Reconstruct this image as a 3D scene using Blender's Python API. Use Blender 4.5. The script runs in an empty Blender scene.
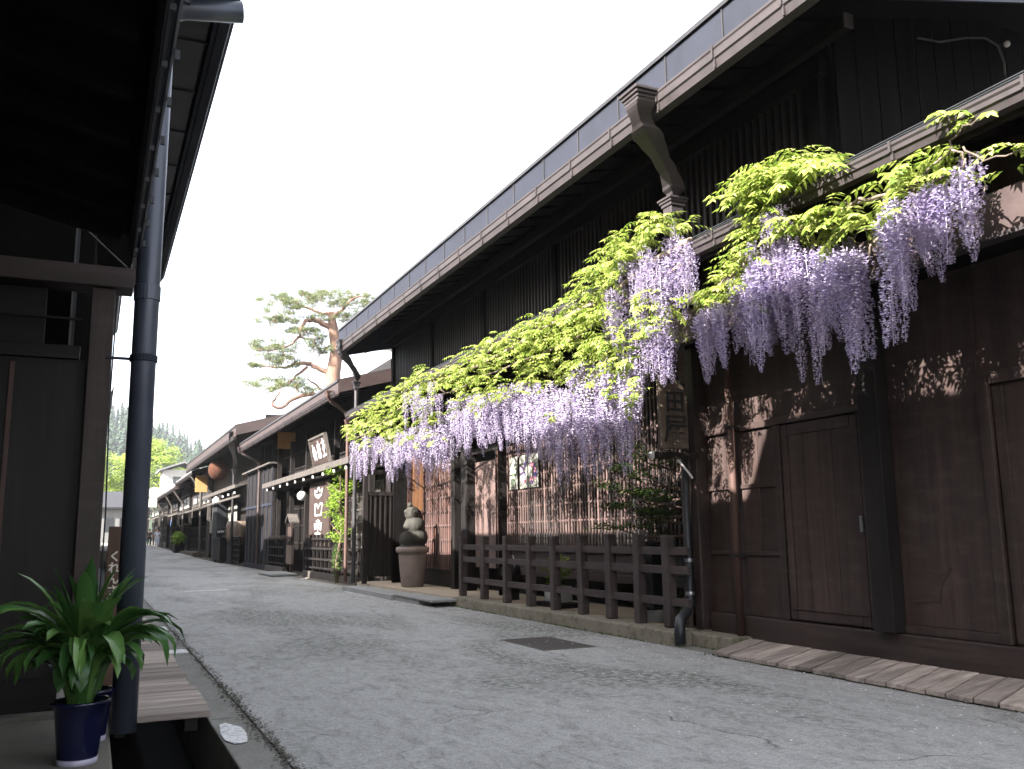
import bpy, math, random
from mathutils import Vector, Matrix
random.seed(7)
R = math.radians
scn = bpy.context.scene
col = scn.collection

# ------------------------------------------------------------------ camera
EYE = Vector((0, 0, 1.2)); F = 900.0
def _cam():
    d = Vector(((92-512)/F, (540-384.5)/F, 1)).normalized()
    a = math.tan(R(.7)); c = (a*d.x + d.y)/d.z
    u = Vector((-a, -1, c)).normalized()
    x = d.cross(u)
    if x.x < 0: x = -x
    return x, d, u
_x, _d, _u = _cam()
def w2(c): return Vector((_x.dot(c), _d.dot(c), _u.dot(c)))
right, up, back = w2(Vector((1,0,0))), w2(Vector((0,-1,0))), w2(Vector((0,0,-1)))
cd = bpy.data.cameras.new('camera'); cam = bpy.data.objects.new('camera', cd); col.objects.link(cam)
cam.matrix_world = Matrix(((right.x,up.x,back.x,0),(right.y,up.y,back.y,0),(right.z,up.z,back.z,EYE.z),(0,0,0,1)))
cd.sensor_width = 36; cd.lens = 36*F/1024; cd.clip_end = 4000; cd.clip_start = .05
cd.dof.use_dof = True; cd.dof.focus_distance = 11; cd.dof.aperture_fstop = 5
scn.camera = cam
# a measured point of the place: where the sight line of a photo pixel meets a plane
def _ray(px, py): return w2(Vector(((px-512)/F, (py-384.5)/F, 1)))
def onX(px, py, X): r = _ray(px, py); return EYE + r*(X/r.x)
def onY(px, py, Y): r = _ray(px, py); return EYE + r*(Y/r.y)
def onZ(px, py, z=0): r = _ray(px, py); return EYE + r*((z-EYE.z)/r.z)
def gz(y): return 0 if y < 50 else (y-50)*.0108            # the street climbs a little far off

# ------------------------------------------------------------------ mesh helpers
def smooth_path(pts, n=4):
    pts = [Vector(p) for p in pts]; out = []
    for i in range(len(pts)-1):
        a, b_, c, d = pts[max(i-1,0)], pts[i], pts[i+1], pts[min(i+2,len(pts)-1)]
        for k in range(n):
            t = k/n; out.append(.5*((2*b_) + (c-a)*t + (2*a-5*b_+4*c-d)*t*t + (3*b_-a-3*c+d)*t**3))
    return out + [pts[-1]]
class MB:
    def __init__(s): s.v = []; s.f = []; s.c = []
    def add(s, vs, fs):
        n = len(s.v); s.c.append((list(vs), list(fs))); s.v += [tuple(v) for v in vs]; s.f += [tuple(i+n for i in f) for f in fs]; return s
    def each(s, name, mat, parent=None, **k):
        """every shape added becomes a part of its own"""
        for vs, fs in s.c: MB().add(vs, fs).build(name, mat, parent, **k)
    def box(s, x0, x1, y0, y1, z0, z1):
        vs = [(x0,y0,z0),(x1,y0,z0),(x1,y1,z0),(x0,y1,z0),(x0,y0,z1),(x1,y0,z1),(x1,y1,z1),(x0,y1,z1)]
        return s.add(vs, [(0,3,2,1),(4,5,6,7),(0,1,5,4),(1,2,6,5),(2,3,7,6),(3,0,4,7)])
    def beam(s, a, b, w, h, upv=(0,0,1)):
        a, b = Vector(a), Vector(b); d = (b-a).normalized(); u = Vector(upv)
        sd = d.cross(u)
        if sd.length < 1e-4: sd = Vector((1,0,0))
        sd.normalize(); u = sd.cross(d)
        vs = []
        for p in (a, b):
            for i, j in ((-1,-1),(1,-1),(1,1),(-1,1)): vs.append(p + sd*(w/2*i) + u*(h/2*j))
        return s.add(vs, [(0,1,2,3)[::-1],(4,5,6,7),(0,1,5,4),(1,2,6,5),(2,3,7,6),(3,0,4,7)])
    def tube(s, pts, r, n=10, cap=True):
        pts = [Vector(p) for p in pts]; rs = r if isinstance(r, (list,tuple)) else [r]*len(pts)
        rings = []; prev = None
        for i, p in enumerate(pts):
            d = (pts[min(i+1,len(pts)-1)] - pts[max(i-1,0)])
            if d.length < 1e-6: d = Vector((0,0,1))
            d.normalize()
            if prev is None:
                a = Vector((1,0,0)) if abs(d.x) < .9 else Vector((0,1,0)); u = d.cross(a).normalized()
            else:
                u = prev - d*prev.dot(d)
                if u.length < 1e-4: u = d.cross(Vector((1,0,0)))
                u.normalize()
            prev = u; w = d.cross(u)
            rings.append([p + (u*math.cos(2*math.pi*k/n) + w*math.sin(2*math.pi*k/n))*rs[i] for k in range(n)])
        vs = [v for r_ in rings for v in r_]; fs = []
        for i in range(len(rings)-1):
            for k in range(n): fs.append((i*n+k, i*n+(k+1)%n, (i+1)*n+(k+1)%n, (i+1)*n+k))
        if cap: fs.append(tuple(range(n))[::-1]); fs.append(tuple((len(rings)-1)*n+k for k in range(n)))
        return s.add(vs, fs)
    def lathe(s, prof, c=(0,0,0), n=32, sx=1, sy=1):
        vs = []; m = len(prof)
        for k in range(n):
            a = 2*math.pi*k/n
            for r, z in prof: vs.append((c[0]+r*math.cos(a)*sx, c[1]+r*math.sin(a)*sy, c[2]+z))
        fs = []
        for k in range(n):
            for i in range(m-1):
                a, b = k*m+i, ((k+1)%n)*m+i; fs.append((a, b, b+1, a+1))
        return s.add(vs, fs)
    def prism_y(s, poly, y0, y1):       # poly of (x,z)
        n = len(poly); vs = [(x,y0,z) for x,z in poly] + [(x,y1,z) for x,z in poly]
        return s.add(vs, [tuple(range(n)), tuple(range(2*n-1,n-1,-1))] + [(i+n,(i+1)%n+n,(i+1)%n,i) for i in range(n)])
    def prism_x(s, poly, x0, x1):       # poly of (y,z)
        n = len(poly); vs = [(x0,y,z) for y,z in poly] + [(x1,y,z) for y,z in poly]
        return s.add(vs, [tuple(range(n)), tuple(range(2*n-1,n-1,-1))] + [(i+n,(i+1)%n+n,(i+1)%n,i) for i in range(n)])
    def sphere(s, c, rx, ry, rz, n=16, m=10):
        vs = [(c[0],c[1],c[2]-rz)]
        for i in range(1, m):
            t = -math.pi/2 + math.pi*i/m
            for k in range(n):
                a = 2*math.pi*k/n; vs.append((c[0]+rx*math.cos(t)*math.cos(a), c[1]+ry*math.cos(t)*math.sin(a), c[2]+rz*math.sin(t)))
        vs.append((c[0],c[1],c[2]+rz)); fs = []
        for k in range(n): fs.append((0, 1+(k+1)%n, 1+k))
        for i in range(m-2):
            for k in range(n):
                a = 1+i*n+k; b = 1+i*n+(k+1)%n; fs.append((a, b, b+n, a+n))
        t = len(vs)-1
        for k in range(n): fs.append((t, 1+(m-2)*n+k, 1+(m-2)*n+(k+1)%n))
        return s.add(vs, fs)
    def build(s, name, mat, parent=None, bevel=0, smooth=False, fix=True):
        me = bpy.data.meshes.new(name); me.from_pydata(s.v, [], s.f); me.update()
        if fix:
            import bmesh
            bm = bmesh.new(); bm.from_mesh(me); bmesh.ops.recalc_face_normals(bm, faces=bm.faces); bm.to_mesh(me); bm.free()
        o = bpy.data.objects.new(name, me); col.objects.link(o)
        me.materials.append(M[mat] if isinstance(mat, str) else mat)
        if smooth:
            for p in me.polygons: p.use_smooth = True
        if bevel:
            b = o.modifiers.new('bevel', 'BEVEL'); b.width = bevel; b.segments = 2; b.limit_method = 'ANGLE'
        if parent is not None:
            o.parent = parent; o.matrix_parent_inverse = Matrix.Translation(-Vector(parent.location)) if parent.type == 'EMPTY' else Matrix()
        return o
def thing(name, label, cat, loc=(0,0,0), group=None):
    o = bpy.data.objects.new(name, None); col.objects.link(o); o.location = loc; o.empty_display_size = .2
    o['label'] = label; o['category'] = cat
    if group: o['group'] = group
    return o
def tag(o, label, cat, group=None):
    o['label'] = label; o['category'] = cat
    if group: o['group'] = group
    return o
def struct(o): o['kind'] = 'structure'; return o

# ------------------------------------------------------------------ materials
M = {}
class NT:
    def __init__(s, name):
        m = bpy.data.materials.new(name); m.use_nodes = True; s.m = m; s.t = m.node_tree; s.t.nodes.clear()
        s.out = s.t.nodes.new('ShaderNodeOutputMaterial'); M[name] = m
        s.b = s.n('ShaderNodeBsdfPrincipled'); s.l(s.b.outputs[0], s.out.inputs[0])
    def n(s, typ, **kw):
        x = s.t.nodes.new(typ)
        for k, v in kw.items(): setattr(x, k, v)
        return x
    def l(s, a, b): s.t.links.new(a, b)
    def coord(s, scale=(1,1,1), which='Object', rot=(0,0,0)):
        c = s.n('ShaderNodeTexCoord'); mp = s.n('ShaderNodeMapping'); s.l(c.outputs[which], mp.inputs[0])
        mp.inputs['Scale'].default_value = scale; mp.inputs['Rotation'].default_value = rot; return mp.outputs[0]
    def noise(s, vec, scale=5, detail=6, rough=.6, dist=0):
        x = s.n('ShaderNodeTexNoise'); s.l(vec, x.inputs['Vector']); x.inputs['Scale'].default_value = scale
        x.inputs['Detail'].default_value = detail; x.inputs['Roughness'].default_value = rough; x.inputs['Distortion'].default_value = dist
        return x.outputs['Fac']
    def ramp(s, fac, stops):
        x = s.n('ShaderNodeValToRGB'); s.l(fac, x.inputs[0]); e = x.color_ramp.elements
        while len(e) < len(stops): e.new(.5)
        for i, (p, c) in enumerate(stops):
            e[i].position = p; e[i].color = (c, c, c, 1) if isinstance(c, (int, float)) else (*c, 1)
        return x.outputs[0]
    def mix(s, fac, a, b, mode='MIX'):
        x = s.n('ShaderNodeMix', data_type='RGBA', blend_type=mode)
        for sock, v in ((x.inputs[0], fac), (x.inputs[6], a), (x.inputs[7], b)):
            if isinstance(v, (int, float)): sock.default_value = v if sock.type == 'VALUE' else (v, v, v, 1)
            elif isinstance(v, tuple): sock.default_value = (*v, 1)
            else: s.l(v, sock)
        return x.outputs[2]
    def bump(s, h, strength=.3, dist=.01):
        x = s.n('ShaderNodeBump'); x.inputs['Strength'].default_value = strength; x.inputs['Distance'].default_value = dist
        s.l(h, x.inputs['Height']); s.l(x.outputs[0], s.b.inputs['Normal'])
    def island(s): return s.n('ShaderNodeNewGeometry').outputs['Random Per Island']
    def put(s, color, rough=.6, metal=0, spec=.5):
        if isinstance(color, tuple): s.b.inputs['Base Color'].default_value = (*color, 1)
        else: s.l(color, s.b.inputs['Base Color'])
        if isinstance(rough, (int, float)): s.b.inputs['Roughness'].default_value = rough
        else: s.l(rough, s.b.inputs['Roughness'])
        s.b.inputs['Metallic'].default_value = metal; s.b.inputs['Specular IOR Level'].default_value = spec
        return s
def mul(c, k): return tuple(min(1, x*k) for x in c)
def wood(name, c, axis='z', rough=.55, var=.35, gs=1.0, bump=.35, spec=.4, dust=0, isl=.5):
    t = NT(name); sc = {'z': (28,28,1.6), 'y': (28,1.6,28), 'x': (1.6,28,28)}[axis]
    v = t.coord(tuple(k*gs for k in sc)); g = t.noise(v, 1, 8, .65, .6)
    big = t.noise(t.coord((1.3,1.3,1.3)), 1, 5, .6)
    a = t.ramp(g, [(.25, mul(c, 1-var)), (.55, c), (.8, mul(c, 1+var))])
    a = t.mix(t.ramp(big, [(.3, 0), (.7, .55)]), a, mul(c, .55))
    ssc = {'z': (9,9,.55), 'y': (9,.55,9), 'x': (.55,9,9)}[axis]; st_ = t.noise(t.coord(ssc), 1, 6, .7, .3)
    a = t.mix(1, a, t.ramp(st_, [(.32,.62),(.5,1.0),(.70,1.55)]), 'MULTIPLY')
    r = t.n('ShaderNodeMath', operation='MULTIPLY_ADD'); t.l(t.island(), r.inputs[0]); r.inputs[1].default_value = isl; r.inputs[2].default_value = 1-isl/2
    hsv = t.n('ShaderNodeHueSaturation'); t.l(r.outputs[0], hsv.inputs['Value']); t.l(a, hsv.inputs['Color']); hsv.inputs['Saturation'].default_value = 1
    cc = hsv.outputs[0]
    if dust:      # pale road dust rubbed into the wood, thick near the ground
        dn = t.noise(t.coord((3,3,9)), 1, 6, .7); cc = t.mix(t.ramp(dn, [(.5, 0), (.8, dust)]), cc, (.16,.14,.12))
    rr = t.ramp(g, [(.2, rough-.12), (.8, min(1, rough+.15))])
    t.put(cc, rr, 0, spec); t.bump(g, bump, .004); return t
BR = (.036,.0225,.020)
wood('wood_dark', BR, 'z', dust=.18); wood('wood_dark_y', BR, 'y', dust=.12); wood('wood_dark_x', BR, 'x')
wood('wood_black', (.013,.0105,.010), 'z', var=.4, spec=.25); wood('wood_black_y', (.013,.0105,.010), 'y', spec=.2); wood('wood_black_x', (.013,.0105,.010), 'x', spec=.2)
wood('wood_shaded', (.005,.0045,.0045), 'z', spec=.08, rough=.8)  # black wood darkened further: eave and gable shade put into its colour
wood('wood_red', (.062,.028,.022), 'z', dust=.1); wood('wood_lattice', (.10,.066,.060), 'z', dust=.1); wood('wood_lattice_y', (.10,.066,.060), 'y')
wood('wood_door', (.040,.025,.022), 'z', var=.25, dust=.2)
wood('wood_warm', (.20,.095,.045), 'z', var=.3); wood('wood_gray', (.065,.057,.052), 'z', var=.3, dust=.3)
wood('wood_sign', (.125,.095,.075), 'z', var=.25); wood('wood_plank', (.30,.255,.225), 'x', rough=.85, var=.5, gs=.8, dust=.4, spec=.15, isl=.85)
wood('fence_wood', (.052,.037,.037), 'z', dust=.3, rough=.6); wood('fence_wood_y', (.052,.037,.037), 'y', dust=.3, rough=.6)
wood('bark_vine', (.13,.10,.08), 'y', rough=.9, bump=.8); wood('bark', (.10,.065,.05), 'z', rough=.9, bump=.9, gs=.5)

def metal(name, c, rough=.4, met=.0, spec=.6, var=.25):
    t = NT(name); n1 = t.noise(t.coord((3,3,3)), 1, 7, .65); n2 = t.noise(t.coord((40,40,12)), 1, 4, .6)
    a = t.mix(t.ramp(n1, [(.35, 0), (.75, 1)]), mul(c, 1-var), mul(c, 1+var))
    a = t.mix(t.ramp(n2, [(.62, 0), (.8, .35)]), a, mul(c, 2.2))
    t.put(a, t.ramp(n1, [(.2, rough-.08), (.8, rough+.18)]), met, spec); t.bump(n1, .1, .01)
metal('metal_navy', (.011,.013,.022), .65, .0, .3); metal('metal_pipe', (.052,.060,.084), .33, .2, .5, .15); metal('metal_brown', (.032,.026,.027), .55, .1, .35)
metal('metal_dark', (.03,.028,.03), .4, .4); metal('metal_rust', (.055,.026,.019), .65, .1); metal('metal_zinc', (.42,.46,.52), .45, .3)
metal('metal_umber', (.036,.022,.021), .5, .1); metal('metal_black', (.016,.018,.022), .45, .2); metal('metal_steel', (.30,.31,.33), .3, .8)

def asphalt():
    t = NT('asphalt'); c = t.coord(); fine = t.noise(c, 90, 4, .8); mid = t.noise(c, 14, 8, .75); big = t.noise(t.coord((.55,.22,1)), 1, 7, .62, .5)
    cell = t.n('ShaderNodeTexVoronoi'); t.l(c, cell.inputs[0]); cell.inputs['Scale'].default_value = 120
    a = t.ramp(fine, [(.28, (.15,.148,.142)), (.52, (.31,.307,.298)), (.75, (.52,.515,.50))])
    a = t.mix(t.ramp(cell.outputs['Distance'], [(.05,.5),(.3,0)]), a, (.38,.38,.38))
    g2 = t.noise(c, 26, 5, .85); a = t.mix(1, a, t.ramp(g2, [(.30,.62),(.50,1.0),(.72,1.28)]), 'MULTIPLY')
    g3 = t.noise(t.coord((7,3.2,1)), 1, 8, .8, .8); a = t.mix(1, a, t.ramp(g3, [(.36,.66),(.50,1.0),(.66,1.12)]), 'MULTIPLY')
    # scuffed darker patches where the surface dressing has worn off
    pm = t.ramp(big, [(.47, 0), (.60, 1)]); pd = t.ramp(mid, [(.44, 0), (.56, 1)])
    mask = t.mix(1, pm, pd, 'MULTIPLY'); a = t.mix(mask, a, (.105,.108,.092))
    fl = t.ramp(t.noise(t.coord((6,2.2,1)), 1, 9, .8, 1.2), [(.56,0),(.66,.4)]); a = t.mix(fl, a, (.15,.152,.142))
    # fine cracks
    vc = t.n('ShaderNodeTexVoronoi', feature='DISTANCE_TO_EDGE'); dn = t.n('ShaderNodeTexNoise'); t.l(c, dn.inputs[0]); dn.inputs['Scale'].default_value = 2.2; dn.inputs['Detail'].default_value = 8
    ad = t.mix(.45, c, dn.outputs['Color'], 'ADD'); t.l(ad, vc.inputs[0]); vc.inputs['Scale'].default_value = .45
    ck = t.ramp(vc.outputs['Distance'], [(.0, 1), (.005, 0)]); br = t.ramp(t.noise(c, .9, 3), [(.48,0),(.60,.8)])
    a = t.mix(t.mix(1, ck, br, 'MULTIPLY'), a, (.03,.032,.03))
    t.put(a, .9, 0, .2); h = t.mix(.5, fine, g2); t.bump(h, .8, .010)
asphalt()
def stone(name, c, c2, moss=0, scale=1, rough=.9, bump=.5):
    t = NT(name); v = t.coord((scale,)*3); n1 = t.noise(v, 3, 8, .7); n2 = t.noise(v, 60, 5, .7)
    a = t.mix(t.ramp(n1, [(.3,0),(.7,1)]), c, c2); a = t.mix(t.ramp(n2, [(.35,.35),(.6,0)]), a, mul(c, .45))
    if moss:
        n3 = t.noise(v, 6, 9, .8); a = t.mix(t.ramp(n3, [(.48,0),(.62,moss)]), a, (.055,.058,.022))
        n4 = t.noise(v, 9, 7, .8, .5); a = t.mix(t.ramp(n4, [(.58,0),(.66,moss)]), a, (.13,.075,.03))
    t.put(a, rough, 0, .3); t.bump(n2, bump, .006)
stone('kerb_stone', (.15,.145,.135), (.24,.235,.22), .5); stone('plinth_stone', (.16,.14,.115), (.26,.235,.19), .85)
stone('paving', (.34,.285,.22), (.42,.36,.28), .1); stone('slab', (.22,.225,.225), (.32,.32,.31), .15)
stone('floor_stone', (.13,.125,.11), (.20,.185,.16), .4); stone('jar', (.15,.12,.11), (.23,.185,.165), 0, 1.5, .7, .3)
stone('statue_stone', (.022,.021,.019), (.045,.042,.037), .15, 3, .85); stone('earth', (.06,.055,.045), (.10,.09,.07), .3)
stone('plaster', (.34,.33,.31), (.46,.45,.43), 0, 1, .9, .1); stone('concrete_far', (.12,.12,.12), (.18,.18,.175), .1)
stone('plaster_yellow', (.34,.19,.07), (.42,.25,.10), 0, 1, .8, .1); stone('hill_ground', (.02,.035,.018), (.03,.045,.025)); stone('roof_grey', (.12,.12,.13), (.2,.2,.21))
def plain(name, c, rough=.6, spec=.5):
    t = NT(name); n = t.noise(t.coord((5,5,5)), 1, 6, .6); t.put(t.mix(t.ramp(n, [(.3,0),(.7,1)]), mul(c,.85), mul(c,1.1)), rough, 0, spec)
plain('white', (.52,.52,.50)); plain('ink', (.012,.012,.012)); plain('black', (.01,.01,.011), .5); plain('pot_blue', (.006,.007,.028), .12); plain('pot_rim', (.35,.33,.42), .3)
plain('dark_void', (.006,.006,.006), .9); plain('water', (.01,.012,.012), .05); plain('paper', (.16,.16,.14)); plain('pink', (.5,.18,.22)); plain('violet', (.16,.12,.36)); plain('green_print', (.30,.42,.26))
plain('skin', (.5,.3,.22)); plain('cloth_pale', (.55,.62,.72)); plain('cloth_dark', (.02,.02,.03)); plain('hair', (.01,.008,.008)); plain('noren_blue', (.12,.22,.55)); plain('grey_pot', (.30,.31,.31))
plain('petal', (.72,.68,.70), .7); plain('gold', (.55,.50,.42), .5)
def cedar_ball():
    t = NT('cedar_ball'); n = t.noise(t.coord((14,14,14)), 1, 6, .7); t.put(t.ramp(n, [(.3,(.02,.008,.005)),(.7,(.085,.033,.018))]), .9, 0, .2); t.bump(n, 1, .05)
cedar_ball()
def paint_mark():
    t = NT('road_paint'); n = t.noise(t.coord((30,30,30)), 1, 6, .7); t.put(t.ramp(n, [(.38,(.22,.22,.22)),(.52,(.55,.55,.55))]), .7)
paint_mark()
def glass():
    t = NT('glass_dark'); t.put((.02,.022,.025), .08, 0, .6)
glass()
def leaf(name, c1, c2, c3, trans=.45, rough=.45):
    t = NT(name); i = t.island(); a = t.ramp(i, [(0, c1), (.5, c2), (1, c3)])
    t.put(a, rough, 0, .35); tr = t.n('ShaderNodeBsdfTranslucent'); t.l(t.mix(.0, a, a), tr.inputs[0])
    mx = t.n('ShaderNodeMixShader'); mx.inputs[0].default_value = trans; t.l(t.b.outputs[0], mx.inputs[1]); t.l(tr.outputs[0], mx.inputs[2]); t.l(mx.outputs[0], t.out.inputs[0])
leaf('leaf_wisteria', (.09,.15,.022), (.22,.28,.045), (.38,.41,.13), .45)
leaf('petal_wisteria', (.33,.27,.46), (.49,.43,.61), (.67,.63,.72), .33, .7)
leaf('petal_pale', (.30,.25,.40), (.42,.36,.50), (.55,.51,.58), .35, .7)
leaf('leaf_strap', (.022,.065,.016), (.045,.12,.028), (.10,.19,.045), .18, .3)
leaf('leaf_bright', (.10,.18,.022), (.18,.28,.035), (.27,.36,.06), .5)
leaf('leaf_dark', (.020,.045,.014), (.05,.095,.022), (.12,.18,.03), .35)
leaf('leaf_pine', (.065,.088,.036), (.105,.130,.055), (.155,.175,.080), .2, .6)
leaf('leaf_willow', (.22,.30,.05), (.30,.39,.07), (.38,.46,.11), .4)
leaf('leaf_conifer', (.010,.026,.014), (.018,.04,.022), (.03,.06,.03), .05, .8)

# ------------------------------------------------------------------ ground, street
def strip(name, xs, y0, y1, z, mat, n=40):
    mb = MB(); vs = []; fs = []
    for i in range(n+1):
        y = y0 + (y1-y0)*i/n
        for x in xs: vs.append((x, y, z+gz(y)))
    k = len(xs)
    for i in range(n):
        for j in range(k-1): a = i*k+j; fs.append((a, a+1, a+k+1, a+k))
    mb.add(vs, fs); return mb.build(name, mat)
struct(strip('road', (1.04, 2.5, 4, 5.75), -8, 180, 0, 'asphalt', 90))
g = MB()
g.add([(-900,-300,-.62),(900,-300,-.62),(900,1600,-.62),(-900,1600,-.62)], [(0,1,2,3)]); struct(g.build('ground', 'earth'))
strip_l = MB(); strip_l.box(.78, 1.03, -8, 6.6, -.6, .0); strip_l.box(.78, 1.03, 6.604, 60, -.6, .004)
struct(strip_l.build('kerb', 'kerb_stone', bevel=.01))
b = MB(); b.box(-6, .17, -8, 7.14, -.6, 0); struct(b.build('pavement', 'floor_stone', bevel=.012))
b = MB(); b.box(-6, .19, 7.15, 60, -.6, .03); struct(b.build('pavement', 'floor_stone'))
b = MB(); b.add([(.17,-8,-.45),(.78,-8,-.45),(.78,60,-.45),(.17,60,-.45)], [(0,1,2,3)]); struct(b.build('ditch_water', 'dark_void'))
# right verge: shallow pale gutter line, kerb plinth, forecourt
b = MB(); b.add([(5.70,-8,.004),(5.96,-8,.004),(5.96,60,.004),(5.70,60,.004)], [(0,1,2,3)]); struct(b.build('gutter_strip', 'kerb_stone'))
b = MB(); b.box(5.94, 13, -8, 7.62, -.6, -.03); b.box(5.93, 9, 20.5, 60, -.6, .05); struct(b.build('verge', 'earth'))
b = MB(); b.box(5.72, 6.05, 8.30, 14.95, -.6, .155); b.box(5.93, 6.3, 7.63, 8.296, -.6, .14); struct(b.build('kerb', 'plinth_stone', bevel=.018))
b = MB(); b.box(6.053, 9.5, 8.56, 21.3, -.6, .15); b.box(5.75, 6.05, 14.953, 21.3, -.6, .147); struct(b.build('forecourt', 'paving'))
b = MB(); b.box(-60, 1.04, 60, 180, -.6, .55); b.box(5.74, 60, 60, 180, -.6, .35); struct(b.build('verge', 'earth'))
# concrete slabs bridging the gutter before the entrance
s_ = MB().box(5.28, 5.745, 14.75, 16.9, .085, .125).build('gutter_slab', 'slab', bevel=.008); tag(s_, 'pale concrete slab with a dark gap under its near end beside the wooden fence', 'slab', 'concrete slabs over the right gutter'); MB().box(5.30, 5.742, 15.5, 16.9, -.02, .084).build('support', 'slab', s_)
s_ = MB().box(5.22, 5.745, 16.905, 20.6, -.02, .10).build('gutter_slab', 'slab', bevel=.008); tag(s_, 'long flat concrete slab at the road edge in front of the stone jar', 'slab', 'concrete slabs over the right gutter')
s_ = MB().box(5.1, 5.9, 29.0, 31.6, .03, .09).build('gutter_slab', 'slab', bevel=.008); tag(s_, 'thin concrete slab bridging the gutter before the tea house fence', 'slab', 'concrete slabs over the right gutter')
# drain cover
dc = MB(); p = onZ(548, 643); x0, y0 = p.x, p.y
dc.box(4.36, 4.99, 8.72, 9.84, -.01, .006)
for i in range(13):
    for j in range(20): dc.box(4.39+i*.046, 4.42+i*.046, 8.76+j*.053, 8.79+j*.053, .0062, .011)
stone('cover_stone', (.085,.075,.07), (.13,.12,.11), .2)
d0 = dc.build('drain_cover', 'cover_stone'); tag(d0, 'dark studded rectangular drain cover set in the asphalt by the fence', 'drain cover')
# paint marks: irregular worn patches
def mark(name, label, pts, z=.0075, grp='worn white paint marks on the street'):
    mb = MB(); c = [sum(p[0] for p in pts)/len(pts), sum(p[1] for p in pts)/len(pts)]; vs = []
    for i, p in enumerate(pts):
        q = pts[(i+1) % len(pts)]
        for t in (0, .25, .5, .75):
            x = p[0]+(q[0]-p[0])*t; y = p[1]+(q[1]-p[1])*t; k = random.uniform(.975, 1.02); vs.append((c[0]+(x-c[0])*k, c[1]+(y-c[1])*k, z))
    mb.add(vs, [tuple(range(len(vs)))]); return tag(mb.build(name, 'road_paint'), label, 'road marking', grp)
def quad(cx, cy, w, l, sk=0): return [(cx-w/2,cy-l/2),(cx+w/2,cy-l/2+sk),(cx+w/2,cy+l/2+sk),(cx-w/2,cy+l/2)]
mark('paint_mark', 'worn white paint block on the kerb at the end of the plank cover', [(.866+.076*math.cos(a*.5236)*(1+.12*math.sin(a*2.1)), 6.06+.34*math.sin(a*.5236)*(1+.1*math.cos(a*1.7))) for a in range(12)])
mark('paint_mark', 'small square white paint dab on the kerb just past the plant leaves', quad(.885,10.62,.24,.34))
mark('paint_mark', 'second white paint dab on the kerb, farther along than the one past the leaves', quad(.88,13.4,.22,.5))
mark('paint_mark', 'thin white line across the lane in the far middle of the road', quad(2.5,22.6,1.0,.22), .004)
mark('paint_mark', 'slanting white line beside the slab in front of the stone jar', [(5.20,17.1),(5.26,17.1),(5.24,20.3),(5.16,20.3)], .004)

# fallen petals
pm = MB()
for i in range(900):
    y = random.uniform(3.5, 20); x = 5.72 - abs(random.gauss(0, .55)) if random.random() < .75 else random.uniform(3, 5.9)
    a = random.uniform(0, 6.28); s = random.uniform(.005, .014); z = .012
    pm.add([(x+math.cos(a)*s, y+math.sin(a)*s, z), (x-math.sin(a)*s*.7, y+math.cos(a)*s*.7, z+.004), (x-math.cos(a)*s, y-math.sin(a)*s, z), (x+math.sin(a)*s*.7, y-math.cos(a)*s*.7, z+.003)], [(0,1,2,3)])
o = pm.build('fallen_petals', 'petal'); tag(o, 'pale fallen wisteria petals scattered along the right road edge', 'petals'); o['kind'] = 'stuff'
# moss and weeds along the kerb foot
ms = MB()
for i in range(1500):
    y = random.uniform(3.6, 15.0)
    x = (5.715 if y > 8.3 else (5.93 if y > 7.62 else 5.665)) - abs(random.gauss(0, .03)); h = random.uniform(.006, .028); a = random.uniform(0, 6.28)
    if random.random() < .5+.5*math.sin(y*3.1)*math.sin(y*1.3):
        dx, dy = math.cos(a)*.008, math.sin(a)*.008; ms.add([(x-dx,y-dy,.004),(x+dx,y+dy,.004),(x+dy*1.5,y-dx,.004+h)], [(0,1,2)])
o = ms.build('moss_line', 'leaf_dark'); tag(o, 'thin line of moss and weeds along the foot of the right kerb', 'moss'); o['kind'] = 'stuff'

gr = MB()
for i in range(2600):
    y = 4.5+abs(random.gauss(0,6)); x = 1.035+random.gauss(0,.022+.02*math.sin(y*2.3)**2); s1 = random.uniform(.004,.014); a = random.uniform(0,6.28); z = .006
    gr.add([(x+math.cos(a)*s1,y+math.sin(a)*s1,z),(x-math.sin(a)*s1*.8,y+math.cos(a)*s1*.8,z+.004),(x-math.cos(a)*s1,y-math.sin(a)*s1,z),(x+math.sin(a)*s1*.8,y-math.cos(a)*s1*.8,z+.002)],[(0,1,2,3)])
o = gr.build('grit','earth'); tag(o,'dark grit and moss crumbs along the joint of the left kerb','grit'); o['kind'] = 'stuff'

# ------------------------------------------------------------------ text
def text_part(body, size, mat, parent, mtx, name='lettering', ext=.003, off=.0, squash=1):
    cu = bpy.data.curves.new('t', 'FONT'); cu.body = body; cu.size = size; cu.extrude = ext; cu.offset = off; cu.align_x = 'CENTER'; cu.align_y = 'CENTER'
    cu.resolution_u = 3
    t = bpy.data.objects.new('t', cu); col.objects.link(t); dg = bpy.context.evaluated_depsgraph_get()
    me = bpy.data.meshes.new_from_object(t.evaluated_get(dg)); bpy.data.objects.remove(t)
    me.transform(mtx); me.materials.clear(); me.materials.append(M[mat])
    o = bpy.data.objects.new(name, me); col.objects.link(o); o.parent = parent
    o.matrix_parent_inverse = Matrix.Translation(-Vector(parent.location)) if parent.type == 'EMPTY' else Matrix(); return o
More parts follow.
